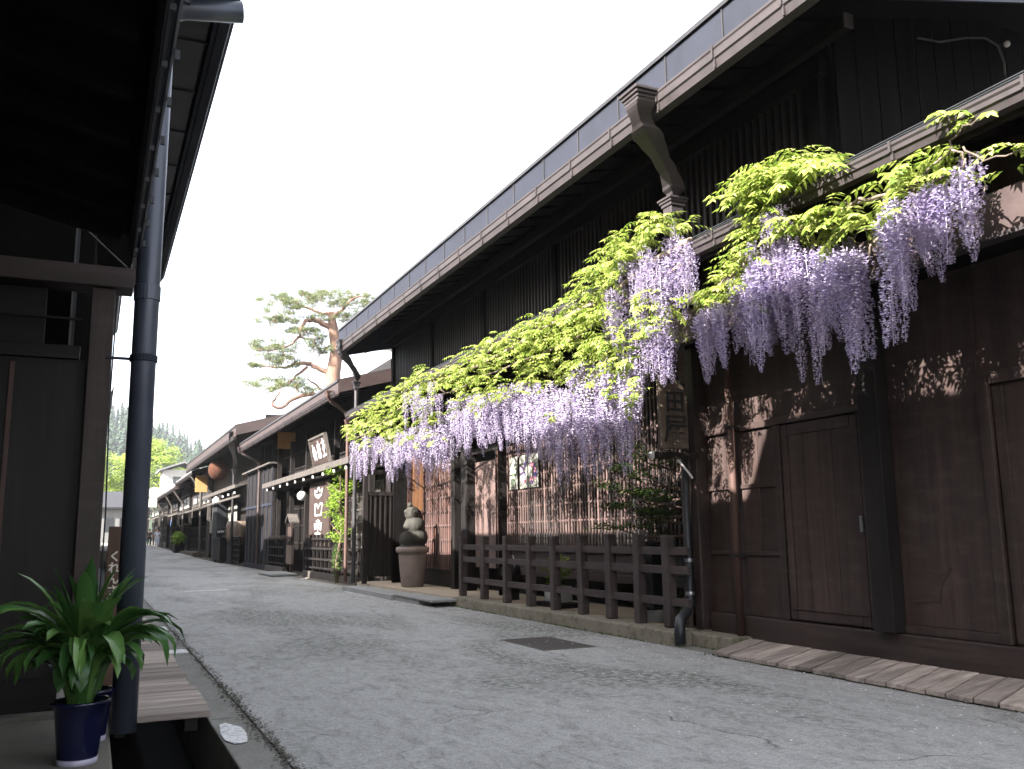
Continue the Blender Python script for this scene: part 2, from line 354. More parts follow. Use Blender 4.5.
# basis for writing that faces the viewer down the street (-Y) and for writing facing the road (-X)
def face_y(p, tilt=0, s=1): return Matrix.Translation(p) @ Matrix.Rotation(R(90), 4, 'X') @ Matrix.Rotation(tilt, 4, 'Z') @ Matrix.Scale(s, 4, (0,1,0))
def face_x(p, s=1): return Matrix.Translation(p) @ Matrix.Rotation(R(-90), 4, 'Z') @ Matrix.Rotation(R(90), 4, 'X')
def strokes(polys, o, ex, ez, w, mat, parent, name='character', nrm=None):
    """brush strokes: polys in a unit square, o origin, ex/ez axes; flat ribbons with thickness"""
    mb = MB(); ex, ez = Vector(ex), Vector(ez); n = ex.cross(ez).normalized()
    for pl in polys:
        pts = [Vector(o) + ex*x + ez*z for x, z in pl]
        for a, b_ in zip(pts[:-1], pts[1:]):
            d = (b_-a).normalized()*w*.35; mb.beam(a-d, b_+d, w, w*.3, tuple(n))
    return mb.build(name, mat, parent, bevel=w*.12)

# ------------------------------------------------------------------ roofs, pipes
def gutter(mb, x, y0, y1, zt, w=.12, h=.13, side=-1):
    """moulded box gutter, its outer lip at x, hung with top at zt; side -1: the street lies toward -X"""
    s = -side
    prof = [(x,zt),(x-s*.0,zt-.02),(x+s*.012,zt-.035),(x+s*.012,zt-h*.55),(x+s*.03,zt-h*.62),(x+s*.045,zt-h),(x+s*(w),zt-h),(x+s*(w),zt),(x+s*(w-.01),zt),(x+s*(w-.01),zt-h+.012),(x+s*.052,zt-h+.012),(x+s*.022,zt-.03),(x+s*.012,zt)]
    mb.prism_y(prof, y0, y1)
def straps(mb, x, y0, y1, zt, pitch, s, h):
    y = y0+.3
    while y < y1: mb.box(x-s*.008, x-s*.001 if s>0 else x+.008, y, y+.022, zt-h*.58, zt+.012); mb.box(x+s*.02-.006, x+s*.04+.006, y, y+.022, zt-h-.006, zt-h*.55); y += pitch

def conductor(parent, x0, z0, y, x1, z1, mat='metal_brown', zb=.2, r=.05, yb=None, k=1.0):
    """ornate moulded rainwater head, its sloping leg in towards the wall, lower cup and downpipe"""
    yb = y if yb is None else yb
    c = MB()
    for (dz, hw) in ((.0,.17*k),(-.035,.15*k),(-.07,.13*k)): c.box(x0-hw, x0+hw*.8, y-hw, y+hw, z0+dz-.035, z0+dz-.002)
    c.build('rainwater_head', mat, parent, bevel=.006)
    c = MB(); n = 22; secs = []
    for i in range(n+1):
        t = i/n; e = t*t*(3-2*t); x = x0 + (x1-x0)*e - .05*k*math.sin(t*math.pi*2); z = z0-.105 + (z1-z0+.13)*t; yy = y+(yb-y)*e
        w = (.105 - .042*t + .016*math.cos(t*math.pi*5) + (.014 if i in (7,8,13,14,19) else 0))*k
        secs.append((x, yy, z, w))
    vs = []; fs = []
    for x, yy, z, w in secs: vs += [(x-w,yy-w,z),(x+w,yy-w,z),(x+w,yy+w,z),(x-w,yy+w,z)]
    for i in range(n):
        for q in range(4): fs.append((i*4+q, i*4+(q+1)%4, (i+1)*4+(q+1)%4, (i+1)*4+q))
    c.add(vs, fs+[(0,1,2,3),(n*4,n*4+1,n*4+2,n*4+3)]); c.build('swan_neck', mat, parent, bevel=.008)
    c = MB()
    for dz, h, hw in ((0,.03,.125*k),(-.03,.03,.11*k),(-.07,.04,.095*k),(-.16,.09,.08*k),(-.19,.03,.065*k)): c.box(x1-hw, x1+hw, yb-hw, yb+hw, z1+dz-.001, z1+dz+h-.003)
    c.build('rainwater_cup', mat, parent, bevel=.006)
    c = MB(); c.tube([(x1,yb,z1-.15),(x1,yb,zb)], r, 12)
    return c.build('downpipe', mat, parent, smooth=False)

def roof(parent, x_eave, x_ridge, y0, y1, z_eave, pitch, th=.10, fascia=.35, mat='roof_grey', fmat='metal_navy', side=1, soffit='wood_black_y', rafters=True, ry=.45, vb=None):
    """one slope from the eave up to the ridge and a far slope behind it"""
    zr = z_eave + abs(x_ridge-x_eave)*pitch; s = 1 if x_ridge > x_eave else -1
    mb = MB(); mb.prism_y([(x_eave-s*.03,z_eave),(x_ridge,zr),(x_ridge,zr+th),(x_eave-s*.03,z_eave+th)], y0, y1)
    mb.prism_y([(x_ridge,zr),(x_ridge+s*4,zr-4*pitch),(x_ridge+s*4,zr-4*pitch+th),(x_ridge,zr+th)], y0, y1); ro = mb.build('roof', mat, parent)
    vb = fascia*.85 if vb is None else vb
    if fascia:
        f = MB(); f.box(min(x_eave,x_eave+s*.03), max(x_eave,x_eave+s*.03), y0, y1, z_eave-fascia, z_eave-.003)
        f.build('fascia', fmat, parent)
        f = MB()
        for yy in (y0-.012, y1-.018):   # verge boards
            f.prism_y([(x_eave+s*.032,z_eave-vb),(x_ridge,zr-vb),(x_ridge,zr+th*.9),(x_eave+s*.032,z_eave+th*.9)], yy, yy+.03)
        f.each('verge_board', fmat, parent)
    if rafters:
        f = MB(); y = y0+.2
        while y < y1-.05:
            f.prism_y([(x_eave+s*.06,z_eave-.12),(x_eave+s*2.0,z_eave-.12+1.94*pitch),(x_eave+s*2.0,z_eave-.02+1.94*pitch),(x_eave+s*.06,z_eave-.02)], y, y+.05); y += ry
        f.build('rafters', 'wood_shaded', parent)
    return ro

# ------------------------------------------------------------------ B1: the wisteria house
B1 = thing('wooden_townhouse', 'long dark timber townhouse with deep eaves and lattice front behind the wisteria', 'house', (6.3, 12, 0))
XW = 6.3
# upper storey walls with slatted cladding
b = MB(); b.box(XW, XW+.1, 8.52, 20.25, 3.85, 6.2); b.box(XW, XW+.1, 6.2, 8.515, 4.285, 6.2); b.box(11.9, 12, 1, 20.3, 0, 6.5); b.box(XW, 12, 6.1, 6.197, 3.2, 6.6); b.box(XW, 12, 20.253, 20.35, 0.15, 6.4); b.each('wall', 'wood_shaded', B1)
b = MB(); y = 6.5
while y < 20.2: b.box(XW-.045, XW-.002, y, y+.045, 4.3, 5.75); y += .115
b.build('upper_slats', 'wood_black', B1)
b = MB()
for y in (6.2, 9.0, 11.8, 14.6, 17.4, 20.1): b.box(XW-.09, XW+.02, y, y+.14, 4.1, 6.1)
b.box(XW-.11, XW-.003, 6.15, 20.3, 5.62, 5.8); b.each('upper_post', 'wood_shaded', B1, bevel=.006)
b = MB(); x = 6.32
while x < 12: b.box(x, x+.27, 6.06, 6.098, 3.9, 6.7); x += .282
b.build('gable_boards', 'wood_shaded', B1, bevel=.004)
rf = roof(B1, 5.03, 12, 4.9, 20.62, 6.0, .23, .045, .40, ry=.5, vb=.60, mat='metal_dark'); 
b = MB(); b.add([(5.07,4.93,5.91),(12,4.93,7.5),(12,20.6,7.5),(5.07,20.6,5.91)], [(0,1,2,3)]); b.build('soffit', 'wood_shaded', B1)
b = MB(); y = 5.2
while y < 20.5: b.box(5.018, 5.029, y, y+.018, 5.62, 5.995); y += .92
b.each('fascia_joint', 'metal_dark', B1)
b = MB(); gutter(b, 4.93, 4.95, 20.5, 5.62, .15, .20); straps(b, 4.93, 4.95, 20.5, 5.62, .92, 1, .20); b.build('gutter', 'metal_brown', B1)
b = MB(); b.beam((5.2,4.92,5.98+.03),(5.2,20.6,6.01),.25,.03)  # edge trim
b.build('roof_edge', 'metal_dark', B1)
pe = onY(848, 18, 5.55); b = MB(); b.box(pe.x-.05, pe.x+.05, 5.56, 20.2, pe.z-.09, pe.z+.04); pu = b.build('purlin', 'wood_shaded', B1); MB().box(pe.x-.052, pe.x+.052, 5.54, 5.559, pe.z-.092, pe.z+.042).build('end_cap', 'wood_gray', pu)
pts = [onY(x,y_,6.0) for x,y_ in ((918,38),(940,42),(965,38),(985,38),(998,46),(1004,62),(1005,75))]
MB().tube(pts, .012, 6).build('cable', 'wood_gray', B1, smooth=True)
p = onY(1007,44,5.98); MB().sphere(p, .035,.035,.035, 10, 8).build('insulator', 'white', B1, smooth=True)
# lower pent roof
b = MB(); b.prism_y([(5.24,4.0),(6.3,4.27),(6.3,4.34),(5.22,4.06)], 1.0, 20.3); b.prism_y([(6.31,4.27),(11,5.3),(11,5.37),(6.31,4.34)], 1.0, 6.05); b.build('pent_roof', 'metal_dark', B1)
b = MB(); y = 1.2
while y < 20.2: b.prism_y([(5.32,3.90),(6.28,4.15),(6.28,4.23),(5.32,3.98)], y, y+.05); y += .42
b.box(5.27, 5.31, 1.0, 20.3, 3.84, 3.99); b.build('pent_rafters', 'wood_black_x', B1)
b = MB(); gutter(b, 5.12, 1.0, 20.3, 3.99, .13, .125); straps(b, 5.12, 1.0, 20.3, 3.99, 1.05, 1, .125); b.build('gutter', 'metal_brown', B1)
b = MB()
for dx, dz in ((.0,.035),(.06,.05)): b.tube([(5.13+dx,1.0,3.99+dz),(5.13+dx,20.3,3.99+dz)], .006, 5)
b.build('snow_wire', 'metal_black', B1)
b = MB(); b.box(5.52, 5.60, 1.0, 8.5, 3.20, 3.50); b.build('eave_band', 'metal_umber', B1, bevel=.004)
b = MB(); b.box(5.50, 5.62, 1.0, 8.5, 3.165, 3.197); b.build('eave_band_trim', 'metal_brown', B1)
b = MB(); b.box(5.60, 6.3, 1.0, 8.5, 3.30, 3.34); b.build('eave_soffit', 'wood_shaded', B1)
# lower wall, garage part
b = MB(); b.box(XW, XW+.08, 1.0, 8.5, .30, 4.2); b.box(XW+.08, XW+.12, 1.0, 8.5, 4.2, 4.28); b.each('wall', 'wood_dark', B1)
b = MB(); b.box(XW-.10, XW-.003, 1.0, 8.30, .085, .34); b.build('sill_beam', 'wood_dark_y', B1, bevel=.008)
b = MB(); b.box(XW-.06, XW-.003, 5.95, 8.35, 2.27, 2.34); b.box(XW-.045, XW-.003, 7.20, 8.33, 1.655, 1.70); b.box(XW-.045, XW-.003, 7.20, 8.33, .96, 1.0)
b.each('rail', 'wood_dark_y', B1, bevel=.005)
b = MB(); y = 7.22   # planking left of the door
for w in (.26,.25,.27,.28): b.box(XW-.022, XW-.003, y, y+w-.006, .345, 2.265); y += w
b.build('planking', 'wood_dark', B1, bevel=.003)
b = MB(); b.box(XW-.06, XW-.003, 7.10, 7.19, .345, 2.265); b.box(XW-.055, XW-.003, 5.95, 6.06, .345, 2.265); b.each('door_jamb', 'wood_dark', B1, bevel=.005)
dr = MB(); dr.box(XW-.03, XW-.004, 6.07, 7.09, .35, 2.26)
dr = dr.build('door', 'wood_door', B1)
b = MB(); y = 6.17
for w in (.24,.17,.21,.20): b.box(XW-.037, XW-.031, y, y+w-.005, .46, 2.14); y += w
b.build('door_boards', 'wood_door', dr, bevel=.002)
b = MB(); b.box(XW-.045, XW-.031, 6.075, 6.165, .36, 2.25); b.box(XW-.045, XW-.031, 6.995, 7.085, .36, 2.25); b.box(XW-.045, XW-.031, 6.17, 6.99, 2.15, 2.25); b.box(XW-.045, XW-.031, 6.17, 6.99, .36, .45); b.box(XW-.055, XW-.046, 6.1, 7.05, .45, .468); b.build('door_frame', 'wood_dark', dr, bevel=.003)
p = onX(862,524,XW-.06)
MB().box(XW-.075, XW-.046, p.y-.018, p.y+.018, p.z-.07, p.z+.07).build('handle', 'metal_steel', dr, bevel=.006)
MB().box(XW-.062, XW-.03, 7.13, 7.18, 2.13, 2.17).build('hinge', 'metal_black', dr)
b = MB(); b.box(XW-.16, XW-.003, 5.72, 5.94, .345, 4.1); b.build('post', 'wood_black', B1, bevel=.008)
b = MB(); b.box(XW-.16, XW-.003, 8.36, 8.5, .15, 4.1); b.build('post', 'wood_dark', B1, bevel=.008)
b = MB(); b.box(XW-.02, XW-.003, 4.83, 5.715, .42, 3.15); b.build('panel', 'wood_dark', B1)
b = MB(); b.box(XW-.06, XW-.003, 4.72, 4.82, .345, 2.40); b.box(XW-.06, XW-.003, 3.3, 4.715, 2.31, 2.40); b.box(XW-.04, XW-.003, 4.83, 5.715, .345, .415); b.each('door_jamb', 'wood_dark', B1, bevel=.005)
d2 = MB().box(XW-.018, XW-.003, 3.3, 4.71, .345, 2.30).build('door', 'wood_door', B1)
b = MB(); b.box(XW-.03, XW-.019, 4.62, 4.70, .36, 2.29); b.box(XW-.03, XW-.019, 3.3, 4.615, .36, .50); b.build('door_frame', 'wood_dark', d2, bevel=.003)
b = MB()   # peeling patch of veneer low on the panel
b.prism_x([(5.30,.86),(5.62,.88),(5.66,.84),(5.64,.60),(5.35,.62),(5.33,.74),(5.22,.90)], XW-.026, XW-.021); b.build('veneer_patch', 'wood_dark_y', B1)
# side wall of the garage part facing the entrance
b = MB(); b.box(XW+.081, 8.2, 8.40, 8.5, .15, 4.2); b.build('wall', 'wood_dark', B1)
# lattice front, hung above the forecourt
XL = 6.75
b = MB(); b.box(XL+.35, XL+.4, 8.5, 20.25, .15, 4.2); b.box(XW+.003, XL+.5, 8.51, 20.25, 3.9, 3.95); b.build('inner_wall', 'wood_black', B1)
b = MB(); b.box(XL-.06, XL+.3, 8.55, 14.9, .52, .64); b.box(XL-.09, XL+.3, 8.55, 14.9, .95, 1.02); b.box(XL-.02, XL+.04, 8.55, 14.9, .643, .947); b.each('lattice_base', 'wood_dark_y', B1, bevel=.005)
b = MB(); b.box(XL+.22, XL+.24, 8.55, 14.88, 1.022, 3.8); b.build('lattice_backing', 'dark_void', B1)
b = MB(); y = 8.75
while y < 14.85: b.box(XL-.010, XL+.006, y, y+.028, 1.022, 3.8); y += .092
b.build('lattice', 'wood_lattice', B1)
b = MB()
for z in (1.12,1.40,1.67,1.94,2.21,2.6,3.0,3.4): b.box(XL+.0065, XL+.022, 8.6, 14.88, z, z+.026)
b.build('lattice_rail', 'wood_lattice_y', B1)
b = MB(); b.box(XL-.03, XL+.03, 14.93, 15.25, .6, 2.75); b.build('panel', 'wood_red', B1)
b = MB(); b.box(XL-.01, XL+.03, 15.29, 16.35, .6, 2.6); b.build('panel', 'wood_lattice', B1)
b = MB(); b.box(XL-.05, XL+.05, 15.255, 15.285, .6, 2.8); b.box(XL-.05, XL+.05, 14.9, 16.4, 2.76, 2.86); b.build('panel_frame', 'wood_black', B1)
for y, w in ((16.4,.34),(17.1,.2),(14.895,.03)): MB().box(XL-.16, XL+.04, y, y+w, .15, 3.9).build('post', 'wood_black', B1, bevel=.006)
b = MB(); y = 17.4
while y < 19.9: b.box(XL-.012, XL+.006, y, y+.03, .5, 3.0); y += .13
for z in (.5,.8,1.1,1.4,1.7,2.0,2.3,2.65,2.97): b.box(XL+.0065, XL+.022, 17.35, 19.95, z, z+.03)
b.build('lattice', 'wood_lattice', B1)
b = MB(); b.box(XL+.06, XL+.08, 17.35, 20.2, .4, 3.4); b.build('panel', 'wood_red', B1)
b = MB(); b.box(XL-.03, XL+.06, 17.35, 19.95, .16, .49); b.build('panel', 'wood_black', B1)
# return wall at the far end with a little window
b = MB(); b.box(5.62, 6.44, 20.30, 20.36, .30, 2.13)
b.box(5.60, 5.70, 20.27, 20.39, .15, 3.0); b.box(6.38, 6.47, 20.27, 20.39, .15, 3.0); b.box(5.70, 6.38, 20.28, 20.38, 2.131, 2.22); b.box(5.70, 6.38, 20.28, 20.38, 2.62, 2.72)
x = 5.75
while x < 6.35: b.box(x, x+.03, 20.275, 20.299, .32, 2.12); x += .12
b.build('return_wall', 'wood_black', B1)
# rainwater goods
cp = onX(641, 96, 4.84); conductor(B1, 4.84, cp.z+.03, cp.y, 5.6, 4.80, zb=4.05, r=.055, yb=7.83)
b = MB(); b.tube([(6.17,7.76,3.5),(6.17,7.76,.10)], .042, 12); dp = b.build('downpipe', 'metal_rust', B1, smooth=True); b = MB()
for z in (.95, 2.3): b.box(6.115, 6.3, 7.71, 7.81, z, z+.03)
b.each('clamp', 'metal_dark', dp)
b = MB(); b.tube([(6.04,8.44,3.6),(6.04,8.44,.50),(6.03,8.42,.42),(5.90,8.34,.34),(5.80,8.30,.28),(5.77,8.28,.18),(5.77,8.28,.03)], [.042,.042,.042,.055,.058,.06,.065], 12); dp = b.build('downpipe', 'metal_black', B1, smooth=True)
b = MB(); b.lathe([(.05,0),(.052,.02),(.05,.04)], (6.04,8.44,.52), 14); b.lathe([(.05,0),(.052,.03),(.05,.04)], (6.04,8.44,.88), 14); b.each('clamp', 'metal_steel', dp)
conductor(B1, 4.98, 5.66, 20.0, 5.55, 4.85, zb=.15, r=.05, yb=20.9, mat='metal_dark', k=.8)

# hanging sign with its bracket
sg = thing('hanging_sign', 'weathered vertical plank shop sign with three brushed ink characters above the fence end', 'sign', (5.8, 8.3, 2.1))
b = MB(); b.box(5.63, 6.00, 8.28, 8.34, 2.12, 3.66); b.build('sign_board', 'wood_sign', sg, bevel=.01)
for ch, z, s in (('久',2.94,.30),('田',2.63,.26),('屋',2.32,.34)): text_part(ch, s, 'ink', sg, face_y((5.83,8.277,z)), 'character', .002, .006)
b = MB(); b.box(5.52, 6.12, 8.26, 8.34, 2.01, 2.08); bk = b.build('bracket', 'wood_black_x', sg, bevel=.004); MB().box(5.505, 5.519, 8.257, 8.343, 2.007, 2.083).build('end_cap', 'white', bk)
MB().tube([(5.85,8.3,2.0),(5.90,8.3,1.95),(5.98,8.3,1.87),(6.04,8.3,1.80)], .012, 6).build('rope', 'petal', sg)

# wooden ramp boards on the right
rp = thing('plank_ramp', 'sloping weathered plank ramp between road and garage wall', 'ramp', (5.95, 5, 0))
y = 7.50; b = MB(); i = 0
while y > 1.5:
    w = random.uniform(.17,.25); z0 = .045+random.uniform(-.004,.004); ang = .10*(1)
    x0 = 5.62 + random.uniform(-.012,.012)
    vs = []
    for zz in (0, .035):
        for (x, yy, z) in ((x0,y-w+.012+.0,z0),(x0,y,z0),(6.195,y+.16,z0+.075),(6.195,y-w+.012+.16,z0+.075)): vs.append((x,yy,z+zz-.035))
    b.add(vs, [(0,1,2,3),(7,6,5,4),(0,4,5,1),(1,5,6,2),(2,6,7,3),(3,7,4,0)]); y -= w
b.build('boards', 'wood_plank', rp, bevel=.004)
b = MB(); b.box(5.66, 5.72, 1.5, 7.45, -.03, .005); b.box(6.1, 6.16, 1.5, 7.6, -.03, .07); b.each('bearer', 'wood_black_y', rp)
# left plank cover over the ditch
lp = thing('plank_cover', 'thick weathered plank cover laid over the left ditch behind the downpipe', 'plank', (.48, 8, 0))
b = MB(); y = 6.42
while y < 16:
    w = random.uniform(.24,.34); dz = random.uniform(-.004,.004); e = random.uniform(-.015,.02)
    b.box(.20, .765+e, y, y+w-.008, .05+dz, .092+dz); y += w
b.build('boards', 'wood_plank', lp, bevel=.006)
b = MB(); b.box(.62, .70, 6.5, 15.8, -.04, .047); b.box(.2, .26, 6.5, 15.8, -.04, .047); b.each('bearer', 'wood_black_y', lp)

# ------------------------------------------------------------------ the fence in front of the lattice
fn = thing('post_fence', 'low brown post and rail fence on the stone kerb below the wisteria', 'fence', (5.95, 12, .15))
fy = [15.02, 14.05, 13.14, 12.28, 11.50, 10.70, 9.98, 9.32, 8.70]
for y in fy: MB().beam((5.95, y, .158), (5.95+random.uniform(-.008,.008), y+random.uniform(-.012,.012), 1.185+random.uniform(-.014,.010)), .118, .118, (0,1,0)).build('post', 'fence_wood', fn, bevel=.012)
for z in (1.00,.79,.44):
    b = MB(); b.box(5.925, 5.975, 8.32, 15.1, z-.045, z+.045)
    b.build('rail', 'fence_wood_y', fn, bevel=.005)

# ------------------------------------------------------------------ the jar and statue
jx, jy, jz = 6.17, 18.45, .15
j = MB(); j.lathe([(0,0),(.215,0),(.235,.03),(.27,.35),(.295,.62),(.30,.70),(.345,.72),(.355,.76),(.35,.82),(.30,.83),(.28,.80),(.25,.62),(.1,.55),(0,.55)], (jx,jy,jz), 40)
tag(j.build('stone_jar', 'jar', smooth=True), 'tall pale stoneware jar with a thick rim before the entrance', 'jar')
s = MB()
lid = jz+.80
def ball(p, r, q=(1,1,1)): s.sphere((jx+p[0]*1.12, jy+p[1]*1.12, lid+p[2]), r*q[0]*1.12, r*q[1]*1.12, r*q[2]*1.04, 16, 12)
ball((0,0,.02),.29,(1,1,.16)); ball((.06,0,.22),.235,(1,1,.95)); ball((-.13,-.10,.17),.13,(1,.9,1.3)); ball((-.10,.13,.17),.13,(1,.9,1.3)); ball((.03,-.02,.47),.205,(1,1,1)); ball((-.11,-.06,.45),.10,(1,1,.9))
ball((-.02,-.03,.72),.145,(1.05,1,1.05)); ball((-.12,-.05,.76),.07,(1.1,1,.8)); ball((-.08,-.06,.90),.055,(1,1,1)); ball((.10,-.02,.66),.09,(.9,.8,1.6)); ball((.14,0,.50),.09,(.8,.8,1.6)); ball((.02,-.10,.60),.07,(1,.8,1.5)); ball((-.03,.09,.60),.07,(1,.8,1.5))
st = s.build('crouching_statue', 'statue_stone'); rm = st.modifiers.new('remesh', 'REMESH'); rm.mode = 'VOXEL'; rm.voxel_size = .014
sm = st.modifiers.new('smooth', 'SMOOTH'); sm.iterations = 12
tag(st, 'dark grey stone figure crouching with raised arms on top of the jar', 'statue')
# warm vertical plank sign by the door
t = thing('door_plank', 'reddish brown vertical plank hung by the lattice doors behind the statue', 'sign', (6.3,19.6,2)); MB().box(6.42, 6.66, 19.2, 19.25, 1.75, 3.3).build('board', 'wood_warm', t, bevel=.006); MB().box(6.30, 6.40, 19.21, 19.26, 1.0, 3.3).build('side_board', 'wood_red', t, bevel=.006)
# posters on the lattice
for (xa, xb), mats, lab in (((509.5,517.5), ('green_print',), 'narrow pale poster with a printed green column, left one on the lattice'), ((519.5,527.5), ('violet','pink'), 'narrow pale poster with violet picture, in the middle of the three on the lattice'), ((528,538.5), ('pink','violet'), 'curling pale poster with pink and blue picture, right one on the lattice')):
    X = XL-.035; a = onX(xa, 460-(xa-509)*.17, X); c = onX(xb, 490-(xb-509)*.1, X); y1, y0 = a.y, c.y; z1 = 2.56; z0 = 1.99
    po = tag(MB().box(X, X+.004, y0, y1, z0, z1).build('poster', 'paper'), lab, 'poster', 'posters on the lattice')
    m = MB()
    rnd = random.Random(int(xa)); 
    for k in range(7):
        ya = rnd.uniform(y0+.03, y1-.12); za = rnd.uniform(z0+.08, z1-.16); m.box(X-.004-k*.0005, X-.001-k*.0005, ya, ya+rnd.uniform(.05,.12), za, za+rnd.uniform(.05,.14))
    m.build('print', mats[0], po)
    if len(mats) > 1:
        m = MB()
        for k in range(4):
            ya = rnd.uniform(y0+.03, y1-.12); za = rnd.uniform(z0+.05, z1-.2); m.box(X-.009-k*.0005, X-.006-k*.0005, ya, ya+rnd.uniform(.04,.09), za, za+rnd.uniform(.05,.12))
        m.build('print', mats[1], po)
# black standing lantern box and pots behind the fence
p = onX(651, 575, 6.2)
t = thing('floor_lantern', 'black box lantern with small white marks standing behind the fence', 'lantern', (6.25, 9.45, .15))
MB().box(6.12, 6.38, 9.30, 9.62, .30, 1.06).build('lantern_box', 'black', t, bevel=.01); MB().box(6.09, 6.41, 9.27, 9.65, 1.062, 1.10).build('lantern_top', 'wood_black', t); MB().lathe([(0,0),(.17,0),(.18,.14),(0,.14)], (6.25,9.46,.152), 20).build('base', 'slab', t)
strokes([[(.1,1),(.9,.75)],[(.5,.9),(.45,.5),(.1,.0)],[(.45,.5),(.95,.05)]], (6.113,9.50,.80), (0,-.08,0), (0,0,.11), .012, 'white', t, 'mark'); strokes([[(0,0),(1,0)]], (6.113,9.50,.66), (0,-.06,0), (0,0,.1), .02, 'white', t, 'mark')
def leaf_cloud(mb, c, rad, n, size, rnd, droop=0, flat=1.0, shape='leaf'):
    for i in range(n):
        while True:
            p = Vector((rnd.uniform(-1,1), rnd.uniform(-1,1), rnd.uniform(-1,1)))
            if p.length < 1: break
        p = Vector((p.x*rad[0], p.y*rad[1], p.z*rad[2])) + Vector(c)
        s = size*rnd.uniform(.6,1.3); a = rnd.uniform(0,6.28); tl = rnd.uniform(-.7,.7)*flat
        d = Vector((math.cos(a)*math.cos(tl), math.sin(a)*math.cos(tl), math.sin(tl)-droop)).normalized(); sd = d.cross(Vector((rnd.uniform(-.5,.5),rnd.uniform(-.5,.5),1))).normalized()
        nm = sd.cross(d)
        mb.add([p, p+d*s*.45+sd*s*.24-nm*s*.05, p+d*s, p+d*s*.45-sd*s*.24-nm*s*.05, p+d*s*.5+nm*s*.06], [(0,1,4),(1,2,4),(2,3,4),(3,0,4)])
rnd = random.Random(3)
p = onX(558, 580, 6.3)
t = thing('potted_plant', 'small light green plant in a grey pot seen through the fence', 'potted plant', (6.3, p.y, .15)); MB().box(6.18, 6.42, p.y-.22, p.y+.22, .22, .45).build('pot', 'grey_pot', t, bevel=.012); MB().box(6.1,6.5,p.y-.4,p.y+.4,.152,.215).build('stand','wood_black',t)
m = MB(); leaf_cloud(m, (6.3,p.y,.68), (.16,.2,.26), 260, .09, rnd); m.build('foliage', 'leaf_bright', t, fix=False)
p = onX(511, 578, 6.3); t = thing('iron_ornament', 'small black iron pot ornament behind the fence near the jar', 'ornament', (6.3, p.y, .15))
MB().lathe([(0,0),(.1,.02),(.17,.12),(.16,.22),(.09,.28),(.1,.31),(0,.33)], (6.3,p.y,.45), 18).build('iron_pot', 'black', t, smooth=True); MB().box(6.2,6.4,p.y-.1,p.y+.1,.152,.45).build('stand', 'wood_black', t); MB().tube([(6.3,p.y-.15,.68),(6.3,p.y-.1,.86),(6.3,p.y+.1,.86),(6.3,p.y+.15,.68)], .01, 6).build('handle', 'metal_steel', t)
p = onX(690, 590, 6.25); t = thing('low_fern', 'small green fern at the foot of the black downpipe', 'fern', (6.2, 8.75, .15)); m = MB(); leaf_cloud(m, (6.18,8.78,.35), (.10,.16,.2), 130, .07, rnd); m.build('foliage', 'leaf_dark', t, fix=False); MB().tube([(6.18,8.78,.15),(6.18,8.78,.45)], .012, 5).build('stem','bark',t)

# layered garden tree behind the fence
t = thing('trained_shrub', 'dark layered garden maple with bright leaf tips behind the fence', 'shrub', (6.35, 8.85, .15))
b = MB(); b.tube([(6.35,8.80,.15),(6.33,8.83,.9),(6.36,8.80,1.5),(6.33,8.84,2.1),(6.35,8.9,2.6)], [.055,.05,.045,.035,.02], 8)
lf = MB()
for (z, l, zz) in ((1.26,1.5,1.32),(1.40,1.3,1.60),(1.58,1.6,1.85),(1.80,1.5,2.10),(2.0,1.2,2.35),(1.7,.8,1.7),(1.5,1.0,1.45)):
    a0 = Vector((6.33,8.85,z-.1)); e = Vector((6.12+rnd.uniform(-.1,.15), 8.85+l, zz)); mid = (a0+e)/2 + Vector((0,0,-.08))
    b.tube([a0, mid, e], [.02,.012,.005], 5)
    for k in range(9):
        q = a0.lerp(e, rnd.uniform(.2,1)); q += Vector((rnd.uniform(-.2,.2),0,rnd.uniform(-.04,.06))); leaf_cloud(lf, q, (.16,.20,.045), 42, .06, rnd, .1, .5)
b.build('trunk', 'bark', t, smooth=True); lf.build('foliage', 'leaf_dark', t, fix=False)

# ------------------------------------------------------------------ left near building
L1 = thing('wooden_townhouse', 'near black timber house on the left whose dark eaves fill the top corner', 'house', (-.5, 7, 0))
YP = 7.2
b = MB(); b.box(-3.2, -.107, YP, YP+.05, .25, 2.50); b.build('panel', 'wood_black', L1)
b = MB(); b.box(-.60, -.57, YP-.02, YP-.002, .3, 2.46); b.box(-1.6,-1.57, YP-.02, YP-.002, .3, 2.46); b.each('batten', 'wood_red', L1)
b = MB(); b.box(-3.2, -.16, YP-.04, YP+.06, 2.502, 2.60); b.box(-3.2, -.16, YP-.03, YP-.004, .05, .27); b.box(-3.2,-.4,YP-.0,YP+.04,2.602,3.02); b.tube([(-3.2,YP-.06,2.82),(-.16,YP-.06,2.79)], .012, 6); b.each('rail', 'wood_black_x', L1, bevel=.004)
b = MB(); b.box(-.105, .055, YP-.08, YP+.10, 0.0, 3.04); b.build('post', 'wood_dark', L1, bevel=.006)
b = MB(); b.prism_y([(-3.2,3.045),(.17,3.045),(.21,3.20),(-3.2,3.20)], YP-.12, YP+.14); b.build('beam', 'wood_dark_x', L1, bevel=.006)
b = MB(); b.box(-3.3, -3.2, -6, 14.5, 0, 5.2); b.box(-3.2, -.251, YP+.3, YP+.4, 0, 4.4); b.box(-.35, -.25, YP+.401, 14.4, 0, 4.4); b.box(-3.2, -.25, 14.4, 14.5, 0, 5.2); b.each('wall', 'wood_shaded', L1)
# slatted corner with wires seen between post and downpipe
b = MB(); y = 8.3
while y < 14: b.box(-.24, -.12, y, y+.06, .3, 4.1); y += .55
b.build('slats', 'wood_shaded', L1)
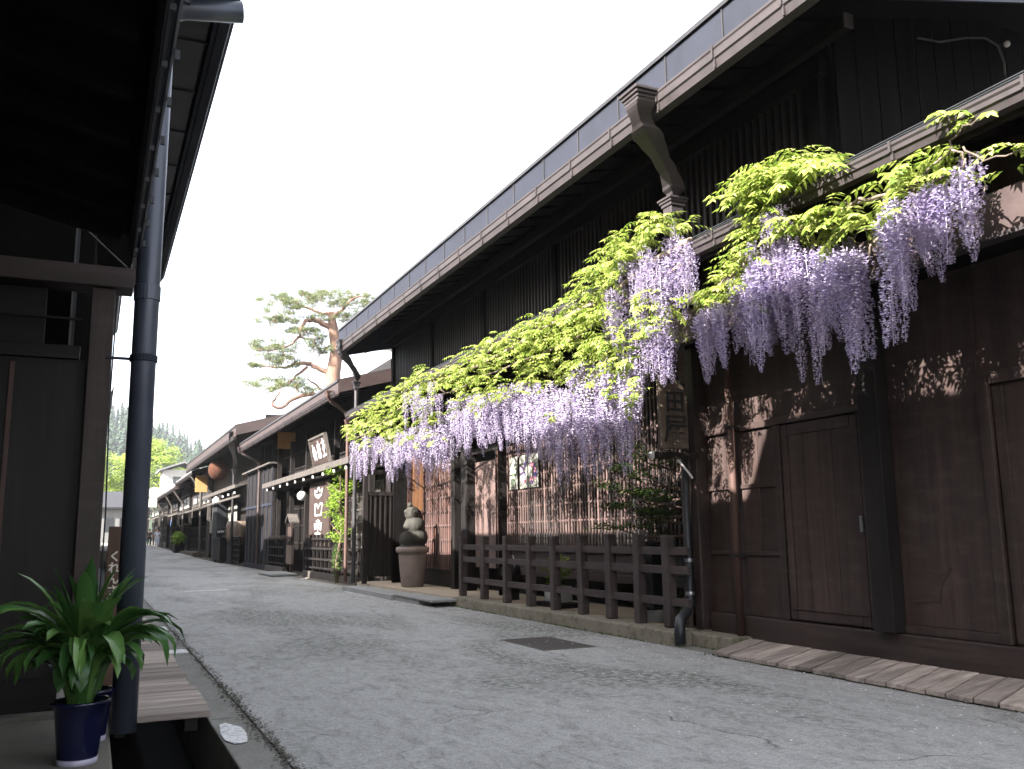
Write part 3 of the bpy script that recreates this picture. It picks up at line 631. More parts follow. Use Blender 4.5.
# lower pent with knobbed gutter
b = MB(); b.prism_y([(.13,3.16),(-3.2,3.92),(-3.2,4.00),(.15,3.24)], -4, 6.18); b.build('pent_roof', 'wood_shaded', L1)
b = MB(); b.box(.105, .13, -4, 6.18, 3.05, 3.155); b.build('fascia', 'wood_shaded', L1)
b = MB(); y = -3.6
while y < 6.1: b.prism_y([(.05,3.05),(-3.1,3.77),(-3.1,3.86),(.05,3.14)], y, y+.06); y += .5
b.build('rafters', 'wood_shaded', L1)
b = MB(); gutter(b, .185, -4, 6.16, 3.11, .05, .05, side=1); b.build('gutter', 'metal_navy', L1)
b = MB(); y = 3.1
while y < 6.1: b.box(.186, .205, y, y+.02, 3.06, 3.10); b.box(.14, .16, y, y+.02, 3.02, 3.045); y += .42
b.each('gutter_strap', 'metal_black', L1)
MB().tube([(-.15,7.0,3.42),(.0,7.05,3.30),(.12,7.1,3.21)], .006, 5).build('cable', 'wood_gray', L1); MB().tube([(-.6,6.2,3.75),(-.35,6.7,3.55),(-.15,7.0,3.42)], .006, 5).build('cable', 'metal_dark', L1)
MB().tube([(.07,YP+.2,3.04),(.06,YP+.22,2.2),(.08,YP+.2,1.4),(.07,YP+.2,.4)], .006, 5).build('cable', 'metal_black', L1)
# upper roof
b = MB(); b.prism_y([(.66,5.42),(-3.2,6.25),(-7,5.4),(-7,5.32),(-3.2,6.17),(.66,5.33)], -1.0, 14.6); b.prism_y([(.66,6.17),(-3.2,6.95),(-3.2,6.87),(.66,6.08)], -6, 5.2); b.box(.58,.70,-6,5.2,5.42,6.15); b.box(-3.2,.6,5.1,5.2,5.3,6.4); b.build('roof', 'roof_grey', L1)
b = MB(); b.box(.30, .60, -1, 14.55, 5.20, 5.23); b.build('soffit_panel', 'metal_dark', L1); b = MB(); y = 0
while y < 14.5: b.box(.30, .62, y, y+.015, 5.185, 5.199); y += .9
b.each('soffit_joint', 'metal_black', L1)
b = MB(); b.box(-3.2, .30, -1, 14.5, 5.235, 5.26); b.build('soffit', 'wood_shaded', L1)
b = MB(); b.box(.63, .66, -1, 14.6, 5.16, 5.42); b.build('fascia', 'metal_navy', L1)
b = MB(); gutter(b, .79, -1, 14.6, 5.26, .12, .11, side=1); straps(b, .79, -1, 14.6, 5.26, .9, -1, .11); b.build('gutter', 'metal_navy', L1)
# its big blue-grey downpipe
pa = [(.78,6.36,5.03),(.38,6.36,4.96),(.28,6.36,4.90),(.248,6.36,4.78),(.242,6.36,3.0),(.245,6.36,.02)]
b = MB(); b.tube(pa, .078, 24); dp = b.build('downpipe', 'metal_pipe', L1, smooth=True)
b = MB(); b.lathe([(.078,0),(.088,.004),(.088,.045),(.078,.05)], (.242,6.36,2.36), 24); b.box(.01,.21,6.34,6.37,2.37,2.385); b.build('clamp', 'metal_navy', dp)
b = MB(); b.lathe([(.078,0),(.085,.003),(.085,.10),(.078,.104)], (.242,6.36,2.78), 24); b.build('pipe_socket', 'metal_pipe', dp)

# leaning board with brushed kana
t = thing('leaning_board', 'brown leaning board with pale brushed hiragana behind the plant', 'sign', (.15, 7.9, 0))
xa = onY(116, 528, 7.6); xb = onY(112, 600, 7.6)
b = MB(); b.beam((xb.x-.02,7.75,.0),(xa.x+.01,7.62,1.30),.115,.03,(0,-1,0)); b.build('board', 'wood_warm', t, bevel=.006)
M['wood_warm2'] = M['wood_warm']
wood('board_brown', (.10,.055,.035), 'z'); t.children[0].data.materials[0] = M['board_brown']
for i, ch in enumerate('くれんさい'):
    z = 1.07 - i*.085; k = (z)/1.30; text_part(ch, .085, 'gold', t, face_y((xb.x-.02+(xa.x-xb.x+.03)*k, 7.75-.13*k-.022, z)), 'character', .001, .002)

# potted lily-like plants
def strap_plant(name, label, c, h, n, pot_h, pot_r, seed, spread=1.0):
    rn = random.Random(seed); t = thing(name, label, 'potted plant', c, None); x, y, z = c
    p_ = MB(); p_.lathe([(0,.01),(pot_r*.66,.01),(pot_r*.68,0),(pot_r*.70,.02),(pot_r*.86,pot_h*.7),(pot_r*.93,pot_h*.93),(pot_r*1.06,pot_h*.95),(pot_r*1.07,pot_h),(pot_r*.92,pot_h),(pot_r*.86,pot_h*.86),(0,pot_h*.86)], c, 40)
    po = p_.build('pot', 'pot_blue', t, smooth=True)
    MB().lathe([(pot_r*.69,-.001),(pot_r*.715,.004),(pot_r*.725,.03),(pot_r*.70,.03)], c, 40).build('pot_foot', 'pot_rim', po, smooth=True)
    MB().lathe([(0,.0),(pot_r*.84,.0)], (x,y,z+pot_h*.88), 20).build('soil', 'earth', t)
    mb = MB()
    for i in range(n):
        a = rn.uniform(0, 6.28); ln = h*rn.uniform(.65,1.15); lean = rn.uniform(.05,.62)*spread; w = rn.uniform(.026,.048)
        base = Vector((x+math.cos(a)*pot_r*.45*rn.random(), y+math.sin(a)*pot_r*.45*rn.random(), z+pot_h*.85))
        d = Vector((math.cos(a), math.sin(a), 0)); sd = Vector((-math.sin(a), math.cos(a), 0)); seg = 11; p = base.copy(); ang = math.pi/2 - lean*.55; vs = []; tw = rn.uniform(-.5,.5)
        for k in range(seg+1):
            u = k/seg; ww = w*(.45+1.1*u if u < .5 else 1.0)*(1 if u < .55 else math.sqrt(max(0,1-((u-.55)/.45)**2.2))) + .0008
            s2 = (sd + Vector((0,0,tw*u))).normalized(); dirv = d*math.cos(ang) + Vector((0,0,math.sin(ang))); nn = s2.cross(dirv)
            if nn.z < 0: nn = -nn
            vs += [p - s2*ww + nn*ww*.42, p - nn*.0, p + s2*ww + nn*ww*.42]
            p = p + dirv*(ln/seg); ang -= (lean*.50*(.3+1.5*u))*(1.35 if u > .35 else .55)
        fs = []
        for k in range(seg):
            q = k*3; fs += [(q,q+1,q+4,q+3),(q+1,q+2,q+5,q+4)]
        mb.add(vs, fs)
    o = mb.build('leaves', 'leaf_strap', t, fix=False, smooth=True)
    return t
strap_plant('potted_plant', 'glossy dark green strap-leaved plant in a cobalt blue glazed pot, bottom left', (-.005,5.72,0), .74, 150, .33, .145, 11, .88)
strap_plant('potted_plant', 'strap-leaved plant in a dark blue pot tucked behind the front pot by the downpipe', (.06,6.30,0), .60, 34, .30, .12, 5, .8)

# ------------------------------------------------------------------ other houses
def lattice_wall(mb, X, y0, y1, z0, z1, pitch=.14, w=.045, d=.04, rails=3):
    y = y0
    while y < y1-w: mb.box(X-d, X-.002, y, y+w, z0, z1); y += pitch
    for k in range(rails+1):
        z = z0 + (z1-z0-.05)*k/max(1,rails); mb.box(X-d-.012, X-d-.001, y0, y1, z, z+.05)

# B2: tea house
B2 = thing('wooden_townhouse', 'dark timber shop with pinkish eave board, slanting white-lettered sign and lattice fence past the wisteria', 'house', (6.2, 30, 0))
b = MB(); b.box(6.55, 6.65, 21.4, 38, 0, 5.6); b.box(6.55, 12, 21.3, 21.4, 0, 5.3); b.build('wall', 'wood_black', B2)
roof(B2, 5.22, 11.5, 21.35, 37.6, 4.92, .27, .06, .30, mat='metal_dark', fmat='metal_umber', ry=.6)
b = MB(); b.add([(5.3,21.4,4.84),(11,21.4,6.38),(11,37.5,6.38),(5.3,37.5,4.84)], [(0,1,2,3)]); b.build('soffit', 'wood_black_y', B2)
b = MB(); gutter(b, 5.12, 21.4, 37.5, 4.70, .12, .12); straps(b, 5.12, 21.4, 37.5, 4.70, 1.2, 1, .12); b.build('gutter', 'metal_brown', B2)
conductor(B2, 5.15, 4.78, 21.9, 5.72, 4.1, zb=.1, r=.045, yb=22.3, mat='metal_rust', k=.7); conductor(B2, 5.15, 4.75, 36.8, 5.9, 4.0, zb=.05, r=.055, mat='metal_umber', k=.8)
b = MB(); b.prism_y([(5.62,3.02),(6.55,3.3),(6.55,3.38),(5.62,3.10)], 21.6, 34.0); b.build('pent_roof', 'wood_gray', B2)
b = MB(); b.box(5.56, 5.62, 21.6, 34.0, 2.98, 3.14); b.build('pent_edge', 'wood_gray', B2)
b = MB(); y = 22.0
while y < 34: b.box(5.60, 5.64, y, y+.05, 2.86, 2.94); y += 1.25
b.build('rafter_tips', 'white', B2)
b = MB(); b.box(5.70, 6.5, 21.6, 34.0, 2.9, 2.97); b.build('pent_soffit', 'wood_black_x', B2)
b = MB(); lattice_wall(b, 6.55, 22.0, 33.6, .4, 2.8, .16, .04, .04, 4); b.build('lattice', 'wood_black', B2)
b = MB(); lattice_wall(b, 6.50, 21.7, 24.6, .9, 2.6, .13, .035, .04, 5); b.build('lattice', 'wood_gray', B2)
b = MB()
for y in (21.6,25.2,29.0,31.5,33.9): b.box(6.1, 6.24, y, y+.14, .05, 4.5)
b.each('post', 'wood_black', B2)
b = MB(); lattice_wall(b, 6.55, 22, 37.4, 3.6, 4.75, .2, .05, .04, 2); b.build('upper_lattice', 'wood_black', B2)
ya_, yb_ = onY(278,432,33), onY(295,449,33); b = MB(); b.box(ya_.x, yb_.x, 32.95, 33.05, yb_.z, ya_.z); b.build('plaster_panel', 'plaster_yellow', B2)
# tall board wing between B2 and B3
b = MB(); b.box(6.0, 6.1, 34.2, 40.6, .05, 3.9); b.build('board_wing', 'wood_black', B2)
b = MB(); y = 34.25
while y < 40.5: b.box(5.96, 5.998, y, y+.09, .2, 3.85); y += .95
b.box(5.955, 5.998, 34.2, 40.6, 2.4, 2.5); b.box(5.90, 5.998, 34.2, 40.6, .05, .19); b.build('batten', 'metal_navy', B2); b = MB(); b.box(5.8, 6.2, 34.0, 40.8, 3.92, 3.98); b.build('wing_cap', 'wood_gray', B2)
# things at B2
t = thing('framed_sign', 'tilted framed board with three white brushed characters above the shop canopy', 'sign', (5.8,26,3.2))
mtx = Matrix.Translation((5.75,25.5,3.62)) @ Matrix.Diagonal((1,.74,1,1)) @ Matrix.Rotation(R(-12), 4, 'Y')
def tp(o): o.data.transform(mtx); return o
tp(MB().box(-.03,.03,-1.28,1.28,-.38,.38).build('board', 'wood_dark_y', t, bevel=.01)); b = MB(); b.box(-.06,.035,-1.34,1.34,.382,.44); b.box(-.06,.035,-1.34,1.34,-.44,-.382); b.box(-.06,.035,1.282,1.34,-.38,.38); b.box(-.06,.035,-1.34,-1.282,-.38,.38); tp(b.build('frame', 'wood_gray', t))
for i, pl in enumerate(([[(.2,.95),(.05,.4),(.3,.1),(.5,.5)],[(.6,.8),(.75,.3),(.95,.5),(.85,.1)]], [[(.15,.85),(.15,.15),(.85,.15),(.85,.85),(.15,.85)],[(.5,1.05),(.5,.15)],[(.2,.5),(.8,.5)]], [[(.1,.9),(.9,.95)],[(.2,.55),(.8,.58)],[(.0,.15),(1,.2)],[(.5,1.1),(.5,.2)],[(.75,.75),(.9,.65)]])):
    tp(strokes(pl, (-.037, .98-i*.78, -.26), (0,-.52,0), (0,0,.5), .06, 'white', t, 'character'))
t = thing('vertical_sign', 'dark upright board with three white brushed glyphs beside the round lantern', 'sign', (6.2,27,1))
MB().box(6.0,6.05,25.3,27.9,.95,2.82).build('board', 'wood_dark', t)
gl = ([[(.0,.75),(.12,.3),(.5,.1),(.88,.3),(1,.75)],[(.0,.72),(.3,.6),(.5,.9),(.7,.6),(1,.72)],[(.25,.32),(.75,.32)]],
      [[(.05,.95),(.12,.1),(.9,.1),(1,.95)],[(.05,.95),(.3,.95),(.5,.6),(.72,.95),(1,.95)]],
      [[(.5,1.05),(.5,.0)],[(.2,.0),(.8,.0)],[(.05,.75),(.5,.6),(.95,.8)],[(.15,.35),(.5,.55),(.9,.3)],[(.05,.75),(.15,.35)],[(.95,.8),(.9,.3)],[(.3,.95),(.5,.75),(.7,.95)]])
for i, pl in enumerate(gl): strokes(pl, (5.99, 27.15, 2.30-i*.50), (0,-1.0,0), (0,0,.38), .05, 'white', t, 'character')
strokes([[(0,.1),(.12,.8),(.22,.1)],[(.3,.5),(.42,.5),(.36,.9)],[(.5,.1),(.5,.9),(.62,.5)],[(.7,.2),(.8,.7),(.9,.2)],[(.95,.5),(1.1,.6)]], (5.99, 27.7, 1.02), (0,-2.0,0), (0,0,.16), .03, 'wood_gray', t, 'character')
p = onX(302,496,5.85); t = thing('round_lantern', 'round white paper lantern hanging under the shop canopy', 'lantern', p)
MB().sphere(p, .15,.15,.15,20,14).build('shade', 'white', t, smooth=True); MB().tube([(p.x,p.y,p.z+.14),(p.x,p.y,2.95)], .012, 5).build('cord', 'black', t); MB().lathe([(0,0),(.07,0),(.07,.03),(0,.03)], (p.x,p.y,p.z+.142), 14).build('cap', 'black', t)
t = thing('roofed_post', 'small roofed wooden notice post standing in the tea shop entrance', 'notice post', (5.95,30.2,.1))
b = MB(); b.box(5.9,6.0,30.15,30.25,.06,1.7); b.build('post','wood_dark',t); b = MB(); b.prism_x([(29.8,1.66),(30.2,1.92),(30.6,1.66),(30.6,1.71),(30.2,1.97),(29.8,1.71)],5.78,6.1); b.build('roof','wood_gray',t); MB().box(5.86,5.9,29.9,30.5,1.15,1.55).build('notice_board','wood_dark',t)
MB().box(5.86,5.93,29.75,30.7,.35,.95).build('lower_board','wood_sign',t)
f = thing('lattice_fence', 'low black lattice fence before the shop with the round lantern', 'fence', (5.95,27,.1))
for (ya, yb_) in ((21.9,27.9),(31.3,34.6)):
    b = MB(); y = ya
    while y <= yb_: b.box(5.92,5.98,y-.03,y+.03,.12,1.28); y += .5
    for z in (.30,.55,.85,1.12): b.box(5.90,5.918,ya-.05,yb_+.05,z,z+.06)
    b.build('fence_panel','wood_black',f); MB().box(5.86,5.96,ya-.1,yb_+.1,.03,.22).build('base_rail','wood_gray',f)
b = MB(); b.box(5.80,6.3,20.6,28.6,-.1,.028); b.build('footing','plinth_stone',f)
t = thing('climbing_shrub', 'bright green leafy shrub on a bushy stem in front of the shop lattice', 'shrub', (5.85,23.6,0))
b = MB(); b.tube([(5.85,23.6,0),(5.83,23.6,.6),(5.9,23.5,1.2),(5.85,23.4,2.0),(5.8,23.3,2.8)], [.07,.05,.04,.03,.01], 7)
for k in range(7): z = 1.0+k*.27; b.tube([(5.86,23.5,z),(5.75+rnd.uniform(-.2,.2),23.5+rnd.uniform(-.8,.8),z+.3)], [.015,.006],5)
b.build('trunk','bark',t); m = MB(); leaf_cloud(m,(5.83,23.6,.55),(.14,.22,.5),600,.07,rnd); m.build('stem_foliage','leaf_dark',t,fix=False)
m = MB()
for k in range(34): leaf_cloud(m,(5.78+rnd.uniform(-.25,.25),23.4+rnd.uniform(-1.0,.9),rnd.uniform(1.15,3.0)),(.16,.26,.13),60,.085,rnd)
m.build('foliage','leaf_bright',t,fix=False)

# B3: sake house with cedar ball
B3 = thing('wooden_townhouse', 'dark timber brewery with a wide reddish eave and a cedar ball farther up the street', 'house', (6.2,48,0))
b = MB(); b.box(6.6,6.7,40.8,58,0,6); b.box(6.3,14,38.2,38.3,0,6.3); b.build('wall','wood_black',B3)
roof(B3, 4.98, 12, 37.2, 58, 5.62, .27, .08, .40, mat='metal_dark', fmat='metal_umber', ry=.8)
b = MB(); b.add([(5.06,37.3,5.52),(12,37.3,7.3),(12,57.9,7.3),(5.06,57.9,5.52)],[(0,1,2,3)]); b.build('soffit','wood_black_y',B3)
b = MB(); gutter(b, 4.9, 37.3, 57.9, 5.26, .14, .14); b.build('gutter','metal_brown',B3)
conductor(B3, 4.95, 5.5, 38.0, 5.75, 4.3, zb=.05, r=.06, yb=43.0, mat='metal_dark')
b = MB(); b.prism_y([(5.6,3.42),(6.6,3.7),(6.6,3.78),(5.6,3.5)],41,54); b.build('pent_roof','wood_gray',B3); MB().box(5.54,5.6,41,54,3.38,3.54).build('pent_edge','wood_gray',B3)
b = MB(); y = 41.5
while y < 54: b.box(5.58,5.64,y,y+.08,3.14,3.24); y += 2.0
b.build('rafter_tips','white',B3); MB().box(5.7,5.78,41,54,2.98,3.08).build('curtain_rail','wood_gray',B3)
b = MB(); lattice_wall(b,6.6,52,57.9,.3,3.0,.2,.06,.05,3); b.build('lattice','wood_gray',B3)
MB().box(5.9,6.6,50.0,51.8,.05,3.3).build('side_wall','metal_black',B3); MB().box(5.42,6.1,56.95,57.05,3.95,4.95).build('plaster_panel','plaster_yellow',B3)
MB().box(6.0,6.06,53.0,53.9,1.5,2.2).build('notice','paper',B3)
p = onX(218.5,470,5.6)
t = thing('cedar_ball', 'big round brown cedar ball hanging under the eaves of the brewery', 'cedar ball', p); MB().sphere(p,.50,.50,.53,28,20).build('ball','cedar_ball',t,smooth=True); MB().tube([(p.x,p.y,p.z+.6),(p.x,p.y,5.7)],.03,6).build('rope','bark',t)
p = onX(217,500,5.7); t = thing('eave_lamp','small white glass lamp hanging at the brewery entrance','lamp',p); MB().lathe([(0,-.2),(.2,-.16),(.24,-.05),(.14,.1),(.05,.2),(0,.2)],p,16).build('shade','white',t,smooth=True); MB().tube([(p.x,p.y,p.z+.2),(p.x,p.y,3.5)],.015,5).build('rod','black',t)
t = thing('black_cabinet','low black display cabinet outside the brewery door','cabinet',(5.9,48,0)); MB().box(5.7,6.3,46.6,49.4,.15,1.2).build('cabinet_body','wood_black',t); MB().box(5.66,6.34,46.5,49.5,1.203,1.27).build('top','black',t)
b = MB()
for y in (46.7,49.1): b.box(5.74,5.84,y,y+.12,.0,.148)
b.each('leg','black',t)
for k, y in enumerate((46.9,47.5,48.3,49.0)): tag(MB().lathe([(0,0),(.09,0),(.09,.22),(.03,.32),(.03,.40),(0,.40)],(5.9,y,1.272),10).build('bottle','glass_dark'),'dark bottle standing on the black cabinet outside the brewery','bottle','bottles on the black cabinet')
t = thing('straw_barrel','pale straw sake barrel at the brewery entrance','barrel',(6.0,44.7,.05)); 
p = onX(231,528,6.1); MB().lathe([(0,0),(.50,0),(.58,.3),(.58,.75),(.50,1.0),(0,1.0)],(6.3,44.9,1.0),20).build('barrel_body','wood_sign',t,smooth=True); MB().box(5.9,6.6,44.2,45.6,.05,.995).build('stand','wood_black',t)
strokes([[(.1,.9),(.9,.9)],[(.5,1),(.5,0)],[(.15,.5),(.85,.5)],[(.1,0),(.9,0)]],(5.70,45.2,1.3),(0,-.55,0),(0,0,.45),.06,'ink',t,'character')
t = thing('entrance_curtain','pale half-length curtain in the brewery doorway','curtain',(6.3,47,2)); b=MB(); 
for y in (46.3,47.35,48.4): b.box(6.4,6.42,y,y+1.0,1.3,2.9)
b.build('cloth','paper',t); MB().box(6.38,6.44,46.1,49.5,2.905,2.97).build('rod','wood_black',t)
f = thing('lattice_fence','low black lattice fence by the brewery downpipe','fence',(5.9,42.5,0)); b=MB(); y=41.2
while y<=44.0: b.box(5.86,5.92,y,y+.07,.1,1.25); y+=.28
for z in (.15,.4,.65,.9,1.15): b.box(5.84,5.858,41.1,44.1,z,z+.06)
b.build('fence_panel','wood_black',f); MB().box(5.82,5.96,41.1,44.1,1.253,1.31).build('top_rail','wood_gray',f)
# its taller roof set back
b = MB(); b.prism_y([(6.2,6.45),(14,8.6),(14,8.75),(6.2,6.6)],52,66); b.box(6.2,6.25,52,66,6.2,6.44); b.build('roof','metal_dark',B3); MB().box(7.2,14,52.5,65.5,5,6.7).build('wall','wood_black',B3)

def far_house(label, y0, y1, ze, wallm, upm, xe=5.1, seed=1, sign=None):
    rn = random.Random(seed); h = thing('wooden_townhouse', label, 'house', (6.2,(y0+y1)/2,gz(y0)), 'houses farther up the right side'); g0 = gz(y0)
    b = MB(); b.box(6.5,6.6,y0,y1,0,ze+.3); b.box(6.3,12,y0,y0+.1,0,ze+.6); b.build('wall', wallm, h)
    roof(h, xe, 10.5, y0-.3, y1-.4, ze, .3, .08, .25, mat='roof_grey', fmat='metal_umber', ry=1)
    b = MB(); gutter(b, xe-.12, y0-.3, y1-.4, ze-.05, .12, .14); b.build('gutter','metal_brown',h)
    b = MB(); b.prism_y([(5.5,g0+2.75),(6.5,g0+3.1),(6.5,g0+3.2),(5.5,g0+2.87)], y0+.2, y1-.6); b.build('pent_roof','wood_gray',h)
    b = MB(); lattice_wall(b,6.5,y0+.2,y1-.5,g0+.4,g0+2.6,.35,.09,.06,3); b.build('lattice','wood_black',h)
    b = MB(); lattice_wall(b,6.5,y0+.2,y1-.5,g0+3.3,ze-.35,.45,.12,.06,2); b.build('upper_lattice',upm,h)
    for k in range(3):
        ya = y0+1+k*(y1-y0-2)/3; w = MB().box(6.40,6.438,ya,ya+(y1-y0)/5,g0+3.5,ze-.5).build('window','glass_dark',h)
    b = MB(); b.tube([(xe-.05,y0+.3,ze-.15),(xe+.2,y0+.3,ze-.5),(5.9,y0+.3,ze-1.2),(5.95,y0+.3,g0)],.07,8); b.build('downpipe','wood_gray',h)
    return h
far_house('timber house with pale grey slatted front, next beyond the brewery',58.2,70,5.2,'wood_gray','wood_gray',5.3,1)
far_house('dark shopfront with a white plaster gable above its eaves',70,80,4.9,'wood_black','plaster',5.2,2)
h = far_house('low dark shop with a pale signboard far up the street',80,91,5.0,'wood_black','wood_gray',5.3,3)
far_house('farthest dark house on the right where people stand',91,104,4.9,'wood_black','wood_gray',5.3,4)
far_house('last eaves on the right before the street bends',104,118,5.4,'wood_gray','plaster',5.3,5)
t = thing('white_house','white plastered gable house rising behind the right row','house',(12,128,0)); p0, p1 = onY(163,484,128), onY(186,470,128)
MB().box(p0.x,p0.x+5,128,134,0,p1.z).build('wall','plaster',t); b = MB(); b.prism_y([(p0.x-.6,p1.z-.2),(p0.x+2.5,p1.z+.9),(p0.x+5.6,p1.z-.2),(p0.x+5.6,p1.z),(p0.x+2.5,p1.z+1.1),(p0.x-.6,p1.z)],127.4,134.5); b.build('roof','roof_grey',t); MB().box(p0.x+1.2,p0.x+2.2,127.96,127.998,p1.z-1.8,p1.z-.9).build('window','glass_dark',t)
# small things down the street
p = onY(150,506,86); 
t = thing('shop_sign','white rectangular shop sign sticking out over the far street','sign',p); MB().box(p.x-.45,p.x+.55,86,86.1,p.z-.1,p.z+.65).build('board','white',t); MB().box(p.x+.55,6.4,86.02,86.08,p.z+.2,p.z+.28).build('arm','black',t)
p = onY(152,494,90); t = thing('round_sign','round whitish sign under the far eaves','sign',p); MB().tube([(p.x+.2,90,p.z+.1),(p.x+.2,90.12,p.z+.1)],.55,24).build('disc','plaster',t); MB().box(p.x+.7,6.4,90.02,90.08,p.z,p.z+.08).build('arm','black',t)
p = onX(172,520,6.0); t = thing('shop_curtain','small blue and white curtain hanging outside a far shop','curtain',p); MB().box(5.95,6.0,p.y-.9,p.y+.9,p.z-.5,p.z+.55).build('cloth','noren_blue',t); MB().box(5.945,5.949,p.y-.4,p.y+.4,p.z-.3,p.z+.35).build('emblem','white',t)
t = thing('clipped_bush','yellow-green clipped bush in a dark planter by the far downpipe','bush',(5.9,70.5,.2)); m = MB(); leaf_cloud(m,(5.7,70.5,1.25),(.42,1.3,.5),900,.2,rnd); m.build('foliage','leaf_bright',t,fix=False); MB().box(5.4,6.05,69.4,71.6,.2,.75).build('planter','wood_black',t)

# people far off, built as one skinned body each
def person(label, x, y, h, shirt, legs, seed):
    g0 = gz(y); s = h/1.7; t = thing('person', label, 'person', (x,y,g0), 'people far up the street')
    def skin(name, pts, edges, rad, mat):
        me = bpy.data.meshes.new(name); me.from_pydata([(x+a*s, y+b_*s, g0+c*s) for a,b_,c in pts], edges, []); o = bpy.data.objects.new(name, me); col.objects.link(o); o.parent = t; o.matrix_parent_inverse = Matrix.Translation(-Vector(t.location))
        md = o.modifiers.new('skin','SKIN'); sd = o.modifiers.new('sub','SUBSURF'); sd.levels = 1; sd.render_levels = 1
        for v, r in zip(me.skin_vertices[0].data, rad): v.radius = (r*s, r*s)
        me.skin_vertices[0].data[0].use_root = True; me.materials.append(M[mat]); return o
    skin('body', [(0,0,.92),(0,0,1.15),(0,0,1.38),(0,-.01,1.47),(0,-.02,1.58),(0,-.02,1.68),(.18,0,1.36),(.24,.02,1.1),(.22,-.06,.86),(-.18,0,1.36),(-.25,.02,1.1),(-.2,-.08,.88),(.1,0,.88),(.11,-.05,.48),(.11,.03,.08),(.11,-.12,.04),(-.1,0,.88),(-.11,.08,.48),(-.12,.12,.08),(-.12,-.02,.04)],
         [(0,1),(1,2),(2,3),(3,4),(4,5),(2,6),(6,7),(7,8),(2,9),(9,10),(10,11),(0,12),(12,13),(13,14),(14,15),(0,16),(16,17),(17,18),(18,19)], [.13,.12,.13,.055,.095,.07,.06,.045,.035,.06,.045,.035,.09,.065,.045,.035,.09,.065,.045,.035], 'skin')
    skin('shirt', [(0,0,.92),(0,0,1.15),(0,0,1.39),(.18,0,1.37),(.24,.02,1.12),(-.18,0,1.37),(-.25,.02,1.12)], [(0,1),(1,2),(2,3),(3,4),(2,5),(5,6)], [.155,.145,.145,.078,.065,.078,.065], shirt)
    skin('trousers', [(0,0,.94),(.1,0,.88),(.11,-.05,.48),(.11,.03,.12),(-.1,0,.88),(-.11,.08,.48),(-.12,.12,.12)], [(0,1),(1,2),(2,3),(0,4),(4,5),(5,6)], [.14,.11,.085,.065,.11,.085,.065], legs)
    MB().sphere((x,y+.01*s,g0+1.66*s),.10*s,.11*s,.10*s,12,8).build('hair','hair',t,smooth=True)
p = onY(157,545,92); person('person in pale blue clothes walking far up the street', p.x, 92, 1.72, 'cloth_pale', 'cloth_pale', 1)
p = onY(149,545,96); person('person in dark clothes standing at the far shopfront', p.x, 96, 1.66, 'cloth_dark', 'cloth_dark', 2)

# building across the end of the street
t = thing('concrete_building','grey flat-fronted building closing the far end of the street','building',(0,125,0))
MB().box(-8,4.6,124,134,0,5.2).build('wall','concrete_far',t); b = MB(); b.prism_x([(123.4,5.2),(129,7.4),(134.5,5.2),(134.5,5.0),(123.4,5.0)],-8.4,5.0); b.build('roof','metal_dark',t)
b = MB()
for k in range(7): b.box(-7.2+k*1.7,-6.2+k*1.7,123.93,123.99,2.2,3.9)
b.each('window','glass_dark',t)
# left row
def left_house(label, y0, y1, xe, ze, seed):
    h = thing('wooden_townhouse', label, 'house', (xe-.4,(y0+y1)/2,0), 'houses along the left side'); b = MB(); b.box(xe-.8,xe-.7,y0,y1,0,ze+.1); b.box(-7,xe-.7,y0,y0+.1,0,ze+.8); b.build('wall','wood_black',h)
    roof(h, xe, -6.5, y0, y1-.2, ze, .22, .08, .2, mat='roof_grey', fmat='metal_black', ry=.8); b = MB(); gutter(b, xe+.1, y0, y1-.2, ze-.05, .1,.12, side=1); b.build('gutter','metal_black',h)
    b = MB(); b.prism_y([(xe-.1,2.9),(xe-.7,3.1),(xe-.7,3.18),(xe-.1,2.98)],y0,y1-.2); b.build('pent_roof','wood_black_y',h)
    b = MB(); y = y0+.2
    while y < y1-.3: b.box(xe-.70+.003,xe-.65,y,y+.06,.2,2.8); y += .3
    b.build('lattice','wood_black',h)
left_house('narrow dark house on the left just past the near eaves',14.7,19,.12,5.3,1); left_house('low dark house on the left, second past the near eaves',19,25,.12,4.2,2); left_house('dark timber house on the left, third past the near eaves',25,34,.12,5.1,2); left_house('tall-eaved dark house halfway up the left side',34,47,.2,6.0,3); left_house('dark house low in the row far up the left side',47,62,.25,6.4,4); left_house('farthest dark house up the left side',62,80,.3,6.4,5); left_house('last dark house on the left before the grey building',80,104,.4,6.6,6)

